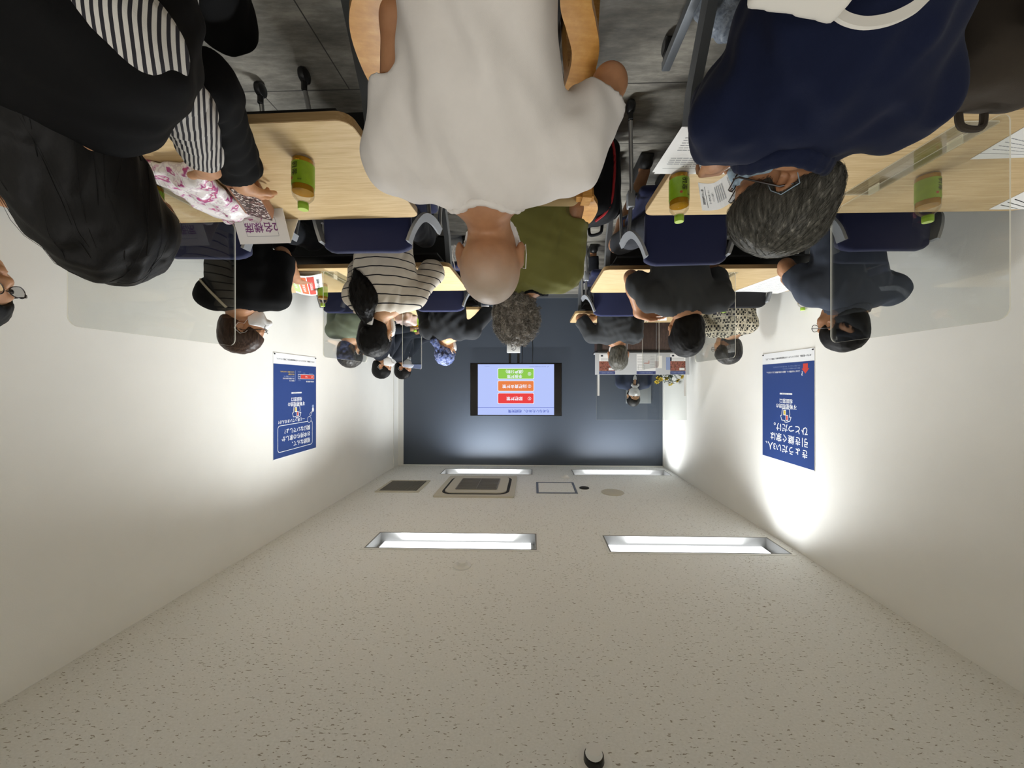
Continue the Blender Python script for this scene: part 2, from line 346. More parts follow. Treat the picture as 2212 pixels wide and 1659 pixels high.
class Panel(MB):
    """flat printed matter: layers of shapes a fraction of a millimetre apart"""
    def __init__(s, T, mats): super().__init__(); s.T = T; s.keys = mats; s.z = 0; s.dz = .00005
    def idx(s, k):
        if k not in s.keys: s.keys.append(k)
        return s.keys.index(k)
    def poly(s, pts, k):
        s.z += s.dz; s.add([s.T(x, y, s.z) for x, y in pts], [list(range(len(pts)))], s.idx(k)); return s
    sub = 1
    def rect(s, x0, y0, x1, y1, k):
        if s.sub == 1: return s.poly([(x0, y0), (x1, y0), (x1, y1), (x0, y1)], k)
        n = s.sub; s.z += s.dz; X = [x0+(x1-x0)*i/n for i in range(n+1)]; Y = [y0+(y1-y0)*i/n for i in range(n+1)]
        s.add([s.T(a, b, s.z) for b in Y for a in X], [[j*(n+1)+i, j*(n+1)+i+1, (j+1)*(n+1)+i+1, (j+1)*(n+1)+i] for j in range(n) for i in range(n)], s.idx(k)); return s
    def rr(s, x0, y0, x1, y1, r, k): return s.poly(rrect(x0, y0, x1, y1, r), k)
    def text(s, body, x, y, size, k, bold=0, align='CENTER', wx=1, rot=0):
        v, f = text2d(body, size, bold, align); s.z += s.dz; c, n = math.cos(rot), math.sin(rot)
        s.add([s.T(x+(a*wx*c-b*n), y+(a*wx*n+b*c), s.z) for a, b in v], f, s.idx(k)); return s
    def stroke(s, pts, w, k, closed=False):
        q = [np.array(p, float) for p in pts]; n = len(q); s.z += s.dz; L = []; R = []
        for i in range(n):
            d0 = q[i]-q[i-1] if (i or closed) else q[1]-q[0]; d1 = q[(i+1) % n]-q[i] if (i < n-1 or closed) else d0
            d0 = d0/(np.linalg.norm(d0)+1e-9); d1 = d1/(np.linalg.norm(d1)+1e-9); n0 = np.array([-d0[1], d0[0]]); m = n0+np.array([-d1[1], d1[0]]); m = m/(np.linalg.norm(m)+1e-9); m = m*w/2/max(m @ n0, .35)
            L.append(s.T(*(q[i]+m), s.z)); R.append(s.T(*(q[i]-m), s.z))
        s.add(R+L, [[i, (i+1) % n, n+(i+1) % n, n+i] for i in range(n if closed else n-1)], s.idx(k))
        return s
    def done(s, name, parent=None, **kw): return s.build(name, [mt[k] for k in s.keys], parent, False, **kw)
def plane_T(o, u, v, n=None):
    o, u, v = (np.array(a, float) for a in (o, u, v)); n = np.cross(u, v) if n is None else np.array(n, float); n = n/np.linalg.norm(n)
    return lambda x, y, z: o+u*x+v*y+n*z

# ------------------------------------------------------------------ smooth solid modelling (signed distances -> one continuous surface)
def nrm(v): v = np.array(v, float); return v/(np.linalg.norm(v)+1e-12)
class SDF:
    def __init__(s): s.p = []; s.disp = []
    def cap(s, a, b, ra, rb=None, k=.02, op='u', flat=False):
        a, b = np.array(a, np.float32), np.array(b, np.float32); rb = ra if rb is None else rb; ab = b-a; L2 = float(ab @ ab)+1e-9; d = ab/math.sqrt(L2)
        def fn(p):
            q = p-a; t = np.clip((q @ ab)/L2, 0, 1); r = np.linalg.norm(q-t[:, None]*ab, axis=1)-(ra+(rb-ra)*t)
            return np.maximum(r, (p-b) @ d) if flat else r
        R = max(ra, rb); s.p.append((fn, np.minimum(a, b)-R, np.maximum(a, b)+R, k, op)); return s
    def ell(s, c, r, R=None, k=.02, op='u'):
        c = np.array(c, np.float32); r = np.array(r, np.float32); R = np.eye(3, dtype=np.float32) if R is None else np.array(R, np.float32)
        def fn(p):
            q = (p-c) @ R; a = np.linalg.norm(q/r, axis=1); b = np.linalg.norm(q/(r*r), axis=1)+1e-9; return a*(a-1)/b
        e = np.abs(R) @ r; s.p.append((fn, c-e, c+e, k, op)); return s
    def box(s, c, h, R=None, rd=.01, k=.015, op='u'):
        c = np.array(c, np.float32); h = np.array(h, np.float32); R = np.eye(3, dtype=np.float32) if R is None else np.array(R, np.float32)
        def fn(p):
            q = np.abs((p-c) @ R)-(h-rd); return np.linalg.norm(np.maximum(q, 0), axis=1)+np.minimum(q.max(1), 0)-rd
        e = np.abs(R) @ h; s.p.append((fn, c-e, c+e, k, op)); return s
    def cut(s, c, n):          # keeps the side the normal points away from
        c = np.array(c, np.float32); n = np.array(nrm(n), np.float32); s.p.append((lambda p: (p-c) @ n, None, None, 0, 'i')); return s
    def arrays(s, res, root=(0, 0, 0)):
        us = [q for q in s.p if q[4] == 'u']
        lo = np.min([q[1] for q in us], 0)-3*res-.006; hi = np.max([q[2] for q in us], 0)+3*res+.006
        n = np.ceil((hi-lo)/res).astype(int)+1; ax = [lo[i]+res*np.arange(n[i]) for i in range(3)]
        f = np.full(n, .08, np.float32)
        for fn, a, b, k, op in s.p:
            if a is None: sl = (slice(0, n[0]), slice(0, n[1]), slice(0, n[2]))
            else:
                pad = k+.02+2*res; i0 = np.maximum(((a-pad-lo)/res).astype(int), 0); i1 = np.minimum(((b+pad-lo)/res).astype(int)+2, n)
                if np.any(i1 <= i0): continue
                sl = tuple(slice(i0[i], i1[i]) for i in range(3))
            X = np.stack(np.meshgrid(*[ax[i][sl[i]] for i in range(3)], indexing='ij'), -1).astype(np.float32)
            d = fn(X.reshape(-1, 3)).reshape(X.shape[:3]); g = f[sl]
            if op == 'u':
                if k > 0: h = np.clip(.5+.5*(d-g)/k, 0, 1); g = d+(g-d)*h-k*h*(1-h)
                else: g = np.minimum(g, d)
            elif op == 's':
                d = -d
                if k > 0: h = np.clip(.5-.5*(d-g)/k, 0, 1); g = d+(g-d)*h+k*h*(1-h)
                else: g = np.maximum(g, d)
            else: g = np.maximum(g, d)
            f[sl] = g
        if s.disp:
            near = np.abs(f) < .05; idx = np.argwhere(near); p = (lo+idx*res).astype(np.float32); dv = np.zeros(len(p), np.float32)
            for fn in s.disp: dv += fn(p)
            f[near] += dv
        for a in range(3):      # closed border
            sl = [slice(None)]*3; sl[a] = 0; f[tuple(sl)] = .05; sl[a] = -1; f[tuple(sl)] = .05
        neg = f < 0; cn = np.zeros(n-1, np.int8)
        offs = [(i, j, k) for i in (0, 1) for j in (0, 1) for k in (0, 1)]
        for i, j, k in offs: cn += neg[i:n[0]-1+i, j:n[1]-1+j, k:n[2]-1+k]
        act = (cn > 0) & (cn < 8); cells = np.argwhere(act); ids = np.full(n-1, -1, np.int32); ids[act] = np.arange(len(cells))
        cv = np.stack([f[cells[:, 0]+i, cells[:, 1]+j, cells[:, 2]+k] for i, j, k in offs], 1)
        acc = np.zeros((len(cells), 3)); cnt = np.zeros(len(cells)); oa = np.array(offs, float)
        for a in range(8):
            for b in range(a+1, 8):
                if np.abs(oa[a]-oa[b]).sum() != 1: continue
                va, vb = cv[:, a], cv[:, b]; m = (va < 0) != (vb < 0); t = np.where(m, va/np.where(m, va-vb, 1), 0)
                acc += np.where(m[:, None], oa[a]+t[:, None]*(oa[b]-oa[a]), 0); cnt += m
        vs = lo+(cells+acc/cnt[:, None])*res-np.array(root, float)
        quads = []
        for a in range(3):
            u, w = (a+1) % 3, (a+2) % 3; s0 = [slice(None)]*3; s1 = [slice(None)]*3; s0[a] = slice(0, n[a]-1); s1[a] = slice(1, n[a])
            A, B = neg[tuple(s0)], neg[tuple(s1)]; e = np.argwhere(A != B); e = e[(e[:, u] > 0) & (e[:, w] > 0) & (e[:, u] < n[u]-1) & (e[:, w] < n[w]-1)]
            if not len(e): continue
            def cid(du, dw): q = e.copy(); q[:, u] += du; q[:, w] += dw; return ids[q[:, 0], q[:, 1], q[:, 2]]
            Q = np.stack([cid(-1, -1), cid(0, -1), cid(0, 0), cid(-1, 0)], 1); fl = ~A[e[:, 0], e[:, 1], e[:, 2]]; Q[fl] = Q[fl][:, ::-1]; quads.append(Q)
        Q = np.concatenate(quads).astype(np.int32)
        return vs, Q
    def mesh(s, name, res, mat, parent=None, root=(0, 0, 0), label=None):
        vs, Q = s.arrays(res, root); return quad_obj(name, vs, Q, mat, parent, root, label)
def quad_obj(name, vs, Q, mat, parent=None, root=(0, 0, 0), label=None):
    me = bpy.data.meshes.new(name); me.vertices.add(len(vs)); me.vertices.foreach_set('co', np.asarray(vs, np.float32).ravel())
    me.loops.add(Q.size); me.loops.foreach_set('vertex_index', Q.astype(np.int32).ravel()); me.polygons.add(len(Q))
    me.polygons.foreach_set('loop_start', np.arange(0, Q.size, 4, dtype=np.int32)); me.polygons.foreach_set('loop_total', np.full(len(Q), 4, np.int32))
    me.polygons.foreach_set('use_smooth', np.ones(len(Q), bool)); me.update(calc_edges=True); me.validate()
    for m_ in (mat if isinstance(mat, list) else [mat]): me.materials.append(m_)
    o = link(bpy.data.objects.new(name, me)); o.parent = parent
    if parent is None: o.location = tuple(map(float, root))
    if label: o['label'] = label
    return o
def folds(amp, seed, lam=(.05, .11), n=5, zs=.6):
    r = np.random.default_rng(seed); K = []
    for i in range(n):
        d = r.normal(size=3); d[2] *= zs; d = nrm(d); K.append((d*2*PI/r.uniform(*lam), r.uniform(0, 6.3)))
    def fn(p):
        v = np.zeros(len(p), np.float32)
        for k, ph in K: v += np.sin(p @ k.astype(np.float32)+ph+1.3*np.sin(p @ (k[[1, 2, 0]]*.4).astype(np.float32)))
        return v*amp/n*1.6
    return fn

# ------------------------------------------------------------------ people
def ik(a, b, l1, l2, pole):
    a, b = np.array(a, float), np.array(b, float); d = b-a; D = np.linalg.norm(d); n = d/D; D = min(D, (l1+l2)*.999)
    x = (l1*l1-l2*l2+D*D)/(2*D); h = math.sqrt(max(l1*l1-x*x, 0)); p = np.array(pole, float); p = nrm(p-n*(p @ n)); return a+n*x+p*h
def hand(S, w, d, up, side, curl=(.3, .5, .4), s=1.0, spread=1.0, thumb=.5):
    """palm, five fingers of different length with three joints each; the thumb leaves the side of the palm"""
    d = nrm(d); up = np.array(up, float); up = nrm(up-d*(up @ d)); lat = np.cross(d, up)*(-side); R = np.stack([lat, d, up], 1)
    S.box(w+d*.047*s, (.039*s, .05*s, .0125*s), R, .012*s, .018); S.cap(w-d*.01, w+d*.03*s, .024*s, .024*s, .02)
    for i, (x, L, r) in enumerate(((.029, .074, .0088), (.0095, .082, .009), (-.0105, .077, .0086), (-.029, .06, .0076))):
        p = w+d*(.092-.006*abs(i-1))*s+lat*x*s; a = .05*(i-1); q = nrm(d+lat*(.10*spread*(1.3-i))); segs = (.46, .3, .24)
        ang = 0
        for j in range(3):
            ang += curl[j]*(1+.12*i); e = p+(q*math.cos(ang)-up*math.sin(ang))*L*segs[j]*s
            S.cap(p, e, r*s*(1-.06*j), r*s*(1-.06*(j+1)), .004); p = e
    p = w+d*.028*s+lat*.03*s; q = nrm(d*.75+lat*.75-up*thumb); e = p+q*.042*s; S.cap(p, e, .0125*s, .0105*s, .012)
    q2 = nrm(d*1.0+lat*.15-up*thumb); S.cap(e, e+q2*.034*s, .0105*s, .0085*s, .005)
def head(S, c, R, s=1.0, jaw=1.0, ears=True):
    g = lambda x, y, z: c+R @ (np.array([x, y, z])*s)
    S.ell(g(0, -.014, .032), np.array([.076, .096, .088])*s, R, .02); S.ell(g(0, .028, -.03), np.array([.063*jaw, .066, .086])*s, R, .03)
    S.ell(g(0, .045, -.083), np.array([.04*jaw, .042, .03])*s, R, .025)
    S.cap(g(0, .088, .008), g(0, .108, -.026), .008*s, .012*s, .012); S.ell(g(0, .098, -.03), np.array([.018, .014, .01])*s, R, .008)
    S.cap(g(-.04, .076, .018), g(.04, .076, .018), .011*s, None, .015)
    for x in (-1, 1):
        S.ell(g(.031*x, .098, .002), np.array([.017, .014, .011])*s, R, .012, 's'); S.ell(g(.03*x, .078, .0), np.array([.0135, .0135, .0125])*s, R, .004)
        S.ell(g(.045*x, .06, -.035), np.array([.02, .025, .02])*s, R, .02)
        if ears:
            Re = R @ rotm(0, 0, -.35*x); S.ell(g(.079*x, -.008, -.006), np.array([.011, .021, .033])*s, Re, .006); S.ell(g(.086*x, .0, .0), np.array([.006, .011, .018])*s, Re, .005, 's')
    S.ell(g(0, .092, -.056), np.array([.022, .012, .006])*s, R, .006); S.ell(g(0, .091, -.068), np.array([.018, .011, .007])*s, R, .006)
def strands(vs, Q, N, L, steps, flow, rad=.0008, lift=.004, curl=0, mask=None, seed=1):
    r = np.random.default_rng(seed); bv = BVHTree.FromPolygons([Vector(v) for v in vs], [list(q) for q in Q]); n0 = len(vs); V = []; F = []; k = n0
    cand = np.arange(len(vs)) if mask is None else np.nonzero(mask(vs))[0]
    for i in r.choice(cand, N):
        p = vs[i].copy(); pts = []; ph = r.uniform(0, 6.3); Lk = L*r.uniform(.5, 1.2); lf = lift*r.uniform(-.1, 1); jit = r.normal(size=3)*.25
        for j in range(steps+1):
            h = bv.find_nearest(Vector(p))
            if h[0] is None: break
            nn = np.array(h[1]); q = np.array(h[0])+nn*lf*(j/steps); d = flow(q)+jit; d = nrm(d-nn*(d @ nn))
            if curl: a = ph+j*1.9; b = np.cross(nn, d); q = q+(b*math.cos(a)+nn*(math.sin(a)+.8))*curl
            pts.append(q); p = np.array(h[0])+d*Lk/steps
        for j, q in enumerate(pts):
            a = pts[max(j-1, 0)]; b = pts[min(j+1, len(pts)-1)]; t = nrm(b-a); u = nrm(np.cross(t, [.3, .5, .8])); w = np.cross(t, u); rr = rad*(1-.8*j/len(pts))
            V += [q+(u*math.cos(x)+w*math.sin(x))*rr for x in (0, 2.09, 4.19)]
        for j in range(len(pts)-1):
            F += [(k+3*j+x, k+3*j+(x+1) % 3, k+3*j+3+(x+1) % 3, k+3*j+3+x) for x in range(3)]
        k += 3*len(pts)
    return np.concatenate([vs, np.array(V)]), np.concatenate([Q, np.array(F, np.int32)])
def hair(par, root, c, R, style, mat, s, res):
    g = lambda x, y, z: c+R @ (np.array([x, y, z], float)*s); v = lambda *a: np.array(a)*s; S = SDF(); st = None
    dn = R @ np.array([0, -.25, -1.]); cr = g(0, -.05, .12)
    def flow(p): q = p+np.array(root)-cr; return nrm(q-R[:, 2]*(q @ R[:, 2]))*.7+dn*.8
    if style in ('short', 'crop', 'bob', 'pony', 'curly', 'bun'):
        t = {'short': .014, 'crop': .006, 'bob': .02, 'pony': .012, 'curly': .03, 'bun': .012}[style]
        S.ell(g(0, -.018, .036), v(.077+t*.8, .096+t, .088+t), R, .02); S.ell(g(0, -.055, -.03), v(.066+t*.6, .05+t*.7, .07), R, .03)
        S.ell(g(0, .095, -.045), v(.08, .075, .095), R, .012, 's')
        if style in ('short', 'crop', 'pony', 'bun'):
            for x in (-1, 1): S.ell(g(.092*x, .005, -.03), v(.03, .034, .055), R, .012, 's')
            S.cut(g(0, -.05, -.078), R @ np.array([0, .25, -1.]))
        elif style == 'bob':
            for x in (-1, 1): S.cap(g(.072*x, -.02, .03), g(.07*x, -.015, -.07), .03*s, .026*s, .02)
            S.cut(g(0, 0, -.085), R @ np.array([0, .2, -1.]))
        else:
            for x in (-1, 1): S.ell(g(.095*x, .02, -.04), v(.03, .034, .045), R, .012, 's')
            S.cut(g(0, -.05, -.085), R @ np.array([0, .2, -1.]))
        S.disp.append(folds({'curly': .011}.get(style, .0022)*s, 5, (.022, .045) if style == 'curly' else (.02, .05), 8, 1 if style == 'curly' else .4))
    if style == 'pony':
        b = g(0, -.118, -.005); S.ell(b, v(.02, .02, .018), R, .012)
    if style == 'long':
        S.ell(g(0, -.02, .033), v(.088, .112, .1), R, .02); S.ell(g(0, .115, -.05), v(.062, .075, .12), R, .012, 's')
        for x, y, r in ((-.056, -.03, .045), (0, -.075, .052), (.05, -.03, .045), (-.038, -.07, .048), (.036, -.07, .048)):
            p0 = g(x, y, .02); p1 = np.array([c[0]+x*1.35*s, c[1]+(y-.105)*s, c[2]-.15]); p2 = np.array([c[0]+x*1.5*s, c[1]+(y-.165)*s, c[2]-.36])
            S.cap(p0, p1, r*s, r*s*1.05, .03); S.cap(p1, p2, r*s*1.05, r*s*.7, .03)
        S.disp.append(folds(.004, 3, (.03, .06), 6, .08))
    if style == 'rim':       # shaven head with only a shadow of stubble low on the nape
        return None
    vs, Q = S.arrays(res, root)
    if style == 'curly': vs, Q = strands(vs, Q, 1500, .05, 7, flow, .0011, .01, .006)
    elif style in ('short', 'bob') and s*res < .0062: vs, Q = strands(vs, Q, 1600, .075, 5, flow, .0006, .006)
    elif style == 'long': vs, Q = strands(vs, Q, 60, .2, 8, lambda p: np.array([0, -.1, -1.])+.25*flow(p), .0006, .008, 0, lambda a: a[:, 2] > c[2]-root[2]-.1)
    elif style == 'pony': vs, Q = strands(vs, Q, 300, .08, 5, lambda p: nrm(g(0, -.118, 0)-np.array(root)-p), .0006, .004)
    return quad_obj('hair', vs, Q, mat, par)
def add_mask(par, root, c, R, s, mat, res):
    g = lambda x, y, z: c+R @ (np.array([x, y, z], float)*s); v = lambda *a: np.array(a)*s; S = SDF()
    S.ell(g(0, .031, -.035), v(.076, .084, .095), R, .01); S.cap(g(0, .09, -.01), g(0, .122, -.034), .012*s, .018*s, .02); S.ell(g(0, .055, -.085), v(.045, .045, .034), R, .02)
    S.cut(g(0, .05, -.014), R @ np.array([0, -.25, 1.])); S.cut(g(0, .03, 0), R @ np.array([0, -1., .0])); S.cut(g(0, 0, -.112), R @ np.array([0, -.1, -1.]))
    S.disp.append(lambda p: (.0012*np.sin(((p-c.astype(np.float32)) @ R[:, 2].astype(np.float32))*520)).astype(np.float32))
    m = S.mesh('mask', res, mat, par, root)
    L = MB()
    for x in (-1, 1):
        for z0, z1 in ((-.012, .03), (-.075, -.03)):
            L.tube([g(.06*x, .045, z0)-root, g(.083*x, .012, z1*.8)-root, g(.09*x, -.012, z1)-root, g(.092*x, -.034, 0)-root], .0011, 5)
    L.build('ear_loop', mat, m); return m
def add_glasses(par, root, c, R, s):
    g = lambda x, y, z: c+R @ (np.array([x, y, z], float)*s)-np.array(root); B = MB(); Ln = MB()
    for x in (-1, 1):
        rim = [g(.034*x+.026*math.cos(t), .108-.006*abs(math.cos(t)), .004+.019*math.sin(t)) for t in np.linspace(0, 2*PI, 20, endpoint=False)]
        B.tube(rim, .0016*s, 6, closed=True); Ln.add(rim, [list(range(20))])
        B.tube([g(.06*x, .104, .008), g(.08*x, .09, .01), g(.084*x, .0, .012), g(.082*x, -.03, -.005)], .0022*s, 6)
    B.tube([g(-.009, .107, .008), g(0, .112, .011), g(.009, .107, .008)], .0016*s, 6)
    o = B.build('glasses', mt['frame'], par); Ln.build('lens', mt['lens'], o); return o
def person(label, hip, nk, hd, hrot=(0, 0, 0), yaw=0, s=1.0, skinm='skA', shirt=('charcoal', .8), pants='trs', hairs=('short', 'hblack'),
           arms=None, res=.008, sw=.175, w=.155, d=.10, hem=None, mask=None, glasses=False, eyes=False, seat=.45, legs=None, stand=False, shoes='shoe', infl=.013, collar=None, amp=.004, hands=None, shorts=False, sh=None, vest=1.0, neckhole=True, group=None):
    """hip, nk (base of neck), hd (centre of head) in room coordinates; arms: {side: (elbow or None, wrist)}"""
    yr = math.radians(yaw); fw = np.array([-math.sin(yr), math.cos(yr), 0]); rt = np.array([math.cos(yr), math.sin(yr), 0])
    hip, nk, hd = (np.array(q, float) for q in (hip, nk, hd)); root = np.array([hip[0], hip[1], 0.]); up = nrm(nk-hip); rt2 = nrm(rt-up*(rt @ up)); f2 = np.cross(up, rt2); Rb = np.stack([rt2, f2, up], 1)
    hy, hp, hr = (math.radians(a) for a in hrot); Rh = rotm(0, 0, hy) @ rotm(hp, 0, 0) @ rotm(0, hr, 0)
    t = thing('person', label, 'person', root, 0, group)
    if sh is None: sh = {x: nk-up*.055+rt2*x*sw-f2*.005 for x in (-1, 1)}
    at = lambda q, o=0: hip+(nk-hip)*q+f2*o
    def torso(S, e):
        shb = sh; shx = {x: nk+(sh[x]-nk)*(vest if e > 0 else 1) for x in (-1, 1)}
        S.ell(at(.08), (w*1.0+e, d*1.12+e, .12+e), Rb, .05); S.ell(at(.36, .0), (w*.86+e, d*1.02+e, .16+e), Rb, .06)
        S.ell(at(.68, -.008), (w*.98+e, d*1.08+e, .16+e), Rb, .06)
        for x in (-1, 1):
            S.cap(shx[x], at(.86), .05+e, .075+e, .04); S.cap(nk+up*(.015 if e < 0 else -.026)+rt2*x*(.02 if e < 0 else .052)-f2*.015, shx[x]+up*.013, .042+e*.8, .037+e*.8, .045)
    A = {}
    for x in (-1, 1):
        el, wr = (arms or {}).get(x, (None, None))
        if wr is None: wr = hip*[1, 1, 0]+fw*.40+rt*x*.13+np.array([0, 0, .775])
        wr = np.array(wr, float)
        if el is None: el = ik(sh[x], wr, .29*s, .26*s, rt*x*.6-np.array([0, 0, .8])-fw*.2)
        A[x] = (np.array(el, float), wr)
    Lg = {}
    for x in (-1, 1):
        h = hip+rt*x*.085-up*.02
        if legs and x in legs: kn, an = (np.array(q, float) for q in legs[x])
        elif stand: kn = np.array([h[0], h[1], .50])+fw*.02; an = np.array([h[0], h[1], .09])
        else:
            an = hip*[1, 1, 0]+fw*.36+rt*x*.12+np.array([0, 0, .09]); kn = ik(h, an, .43, .42, fw+np.array([0, 0, .8]))
        Lg[x] = (h, kn, an)
    B = SDF(); torso(B, -.004)
    hb = hd+Rh @ np.array([0, -.03, -.06])*s; B.cap(nk-up*.03, hb, .056*s, .052*s, .03); head(B, hd, Rh, s)
    for x in (-1, 1):
        el, wr = A[x]; B.cap(sh[x], el, .046*s, .037*s, .03); B.cap(el, el+(wr-el)*.35, .038*s, .041*s, .015); B.cap(el+(wr-el)*.3, wr, .04*s, .026*s, .02)
        hd_ = (hands or {}).get(x, {}); dirn = hd_.get('d', nrm(wr-el)*.6+fw*.5+np.array([0, 0, -.15])); hand(B, wr, dirn, hd_.get('up', np.array([0, 0, 1.])), x, hd_.get('curl', (.35, .45, .35)), s*.98, hd_.get('spread', 1), hd_.get('thumb', .45))
        h, kn, an = Lg[x]; B.cap(h, kn, .075, .052, .04); B.cap(kn, kn+(an-kn)*.3, .052, .053, .02); B.cap(kn+(an-kn)*.3, an, .053, .034, .02); B.cap(an-np.array([0, 0, .035]), an+fw*.15-np.array([0, 0, .05]), .036, .026, .02)
    B.cut((0, 0, .012), (0, 0, -1)); B.mesh('body', res, mt[skinm], t, root)
    sm, sl0 = shirt[:2]; slv = sl0 if isinstance(sl0, dict) else {1: sl0, -1: sl0}; S = SDF(); torso(S, infl)
    for x in (-1, 1):
        el, wr = A[x]; r0 = .05*s+infl+.004
        sl = slv[x]
        if sl > 0:
            e = sh[x]+(el-sh[x])*min(sl, 1); S.cap(sh[x], e, r0+.002, r0-.004, .035, flat=sl <= 1)
            if sl > 1: e2 = el+(wr-el)*(sl-1); S.cap(el, e2, r0-.004, .034*s+infl*.8+.008, .03, flat=True)
    hz = hem if hem is not None else hip[2]-.07
    S.cut((0, 0, hz), (0, 0, -1)); nd = nrm(nrm(hb-nk)*.45+up*.8); neckhole and S.cap(nk-nd*.06+f2*.014, nk+nd*.2+f2*.014, .079*s, None, .006, 's')
    S.disp.append(folds(amp, int(abs(hip[0])*1000)+3)); svs, sQ = S.arrays(max(res, .0065), root); so = quad_obj('shirt', svs, sQ, mt[sm], t)
    if collar:
        K = SDF(); n0 = nk+up*.022; bv = BVHTree.FromPolygons([Vector(q) for q in svs], [list(q) for q in sQ])
        ring = [n0+(rt2*math.cos(a)*.076+f2*(math.sin(a)*.074+.016))*s+up*(.012 if collar == 'polo' else .0)*(-math.sin(a)) for a in np.linspace(0, 2*PI, 15)]
        e1 = nrm(rt2-nd*(rt2 @ nd)); e2 = np.cross(nd, e1); ring = []
        for a in np.linspace(0, 2*PI, 25):
            o_ = nk+f2*.014+(e1*math.cos(a)+e2*math.sin(a))*.088*s+nd*.1; hit = bv.ray_cast(Vector(o_-root), Vector(-nd), .2)
            ring.append(np.array(hit[0])+root if hit[0] is not None else o_-nd*.1)
        ring = [(ring[i]+ring[(i+1) % 24]+ring[i-1 if i else 23])/3-(nd*.002) for i in range(24)]; ring.append(ring[0])
        for a, b in zip(ring[:-1], ring[1:]): K.cap(a, b, .013 if collar != 'crew' else .008, None, .008); 
        if collar in ('polo', 'shirt'):
            for a, b in zip(ring[:-1], ring[1:]): K.cap(a+nd*.016, b+nd*.016, .009, None, .008)
        K.mesh('collar', .005, mt[shirt[2] if len(shirt) > 2 else sm], so, root)
    if pants:
        T = SDF(); T.ell(at(.04), (w+.02, d*1.15+.02, .125), Rb, .04)
        for x in (-1, 1):
            h, kn, an = Lg[x]; T.cap(h, kn, .09, .068, .05, flat=shorts)
            if not shorts: T.cap(kn, an+np.array([0, 0, .02]), .068, .054, .03, flat=True)
        T.cut(hip+np.array([0, 0, .085]), (0, 0, 1)); T.disp.append(folds(.004, 9)); T.mesh('trousers', max(res, .01), mt[pants], t, root)
        for x in (-1, 1):
            an = Lg[x][2]; K = SDF(); K.cap(an-np.array([0, 0, .04])-fw*.035, an+fw*.16-np.array([0, 0, .052]), .042, .036, .02); K.box(an+fw*.06-np.array([0, 0, .08]), (.045, .13, .012), np.stack([rt, fw, [0, 0, 1]], 1), .01, .02); K.cut((0, 0, .001), (0, 0, -1))
            K.mesh('shoe', .01, mt[shoes], t, root)
    if hairs and hairs[0] != 'none': hair(t, root, hd, Rh, hairs[0], mt[hairs[1]], s, min(res, .007))
    if mask: add_mask(t, root, hd, Rh, s, mt[mask], min(res, .006))
    if glasses: add_glasses(t, root, hd, Rh, s)
    if eyes:
        for x in (-1, 1):
            E_ = MB(); c = hd+Rh @ (np.array([.031*x, .083, .001])*s)-root
            E_.lathe([(.0001, -.0115), (.008, -.0082), (.0115, 0), (.008, .0082), (.006, .0098), (.0001, .0115)], c, 12, 0, Rh @ rotm(-PI/2, 0, 0)); n = len(E_.m)
            E_.m = [1 if i//12 in (3, 4) else 0 for i in range(n)]; E_.build('eye', [mt['eyew'], mt['iris']], t, True)
    return t, dict(root=root, hd=hd, Rh=Rh, nk=nk, sh=sh, A=A, up=up, rt=rt2, fw=f2)

# ------------------------------------------------------------------ the room
def room():
    b = MB(); b.bx(XL-.1, XR+.1, YF-.1, YB+.1, -.1, 0); struct(b.build('floor', mt['floor'], None, False))
    for nm, x0, x1, y0, y1, m in (('wall_right', XL-.1, XL, YF, YB, 'wall'), ('wall_left', XR, XR+.1, YF, YB, 'wall'), ('wall_back', XL-.1, XR+.1, YB, YB+.1, 'screenwall'), ('wall_rear', XL-.1, XR+.1, YF-.1, YF, 'rear')):
        b = MB(); b.bx(x0, x1, y0, y1, 0, H+.25); struct(b.build(nm, mt[m], None, False))
    xs = sorted({XL, XR}|{v for l in LIGHTS for v in (l[0], l[1])}); ys = sorted({YF, YB}|{v for l in LIGHTS for v in (l[2], l[3])}); b = MB()
    for i in range(len(xs)-1):
        for j in range(len(ys)-1):
            cx, cy = (xs[i]+xs[i+1])/2, (ys[j]+ys[j+1])/2
            if any(l[0] < cx < l[1] and l[2] < cy < l[3] for l in LIGHTS): continue
            for z, fl in ((H, 1), (H+.02, 0)):
                q = [(xs[i], ys[j], z), (xs[i+1], ys[j], z), (xs[i+1], ys[j+1], z), (xs[i], ys[j+1], z)]; b.add(q[::-1] if fl else q, [[0, 1, 2, 3]])
    struct(b.build('ceiling', mt['ceil'], None, False))
    b = MB(); b.bx(XR-.012, XR, YB-.2, YB, .0, H); b.bx(XR-.095, XR, YB-.015, YB, 0, H); struct(b.build('trim_1', mt['wallw'], None, False))
    b = MB(); b.bx(XL, XL+.012, YB-.04, YB, 0, H); struct(b.build('trim_2', mt['wallw'], None, False))
    b = MB(); b.bx(XL+.012, XR-.095, YB-.012, YB, H-.012, H); struct(b.build('trim_3', mt['wallw'], None, False))
    b = MB(); b.bx(XL+.012, XR-.095, YB-.012, YB, 0, .06); struct(b.build('baseboard_back', mt['mgray'], None, False))
    for nm, x0, x1 in (('baseboard_right', XL, XL+.01), ('baseboard_left', XR-.01, XR)):
        b = MB(); b.bx(x0, x1, YF, YB-.2, 0, .06); struct(b.build(nm, mt['mgray'], None, False))
LIGHTS = [(-.035, 1.36, 2.95, 3.27), (-2.02, -.61, 2.93, 3.25), (.0, 1.36, 5.40, 5.74), (-2.02, -.60, 5.40, 5.74)]
room()
LL = ['long recessed ceiling lamp over the middle row, nearest the round smoke detector', 'long recessed ceiling lamp over the middle row, touching the wall with the question-mark poster',
      'recessed ceiling lamp in front of the slate wall, beside the air conditioner', 'recessed ceiling lamp in front of the slate wall, beyond the beige round plate']
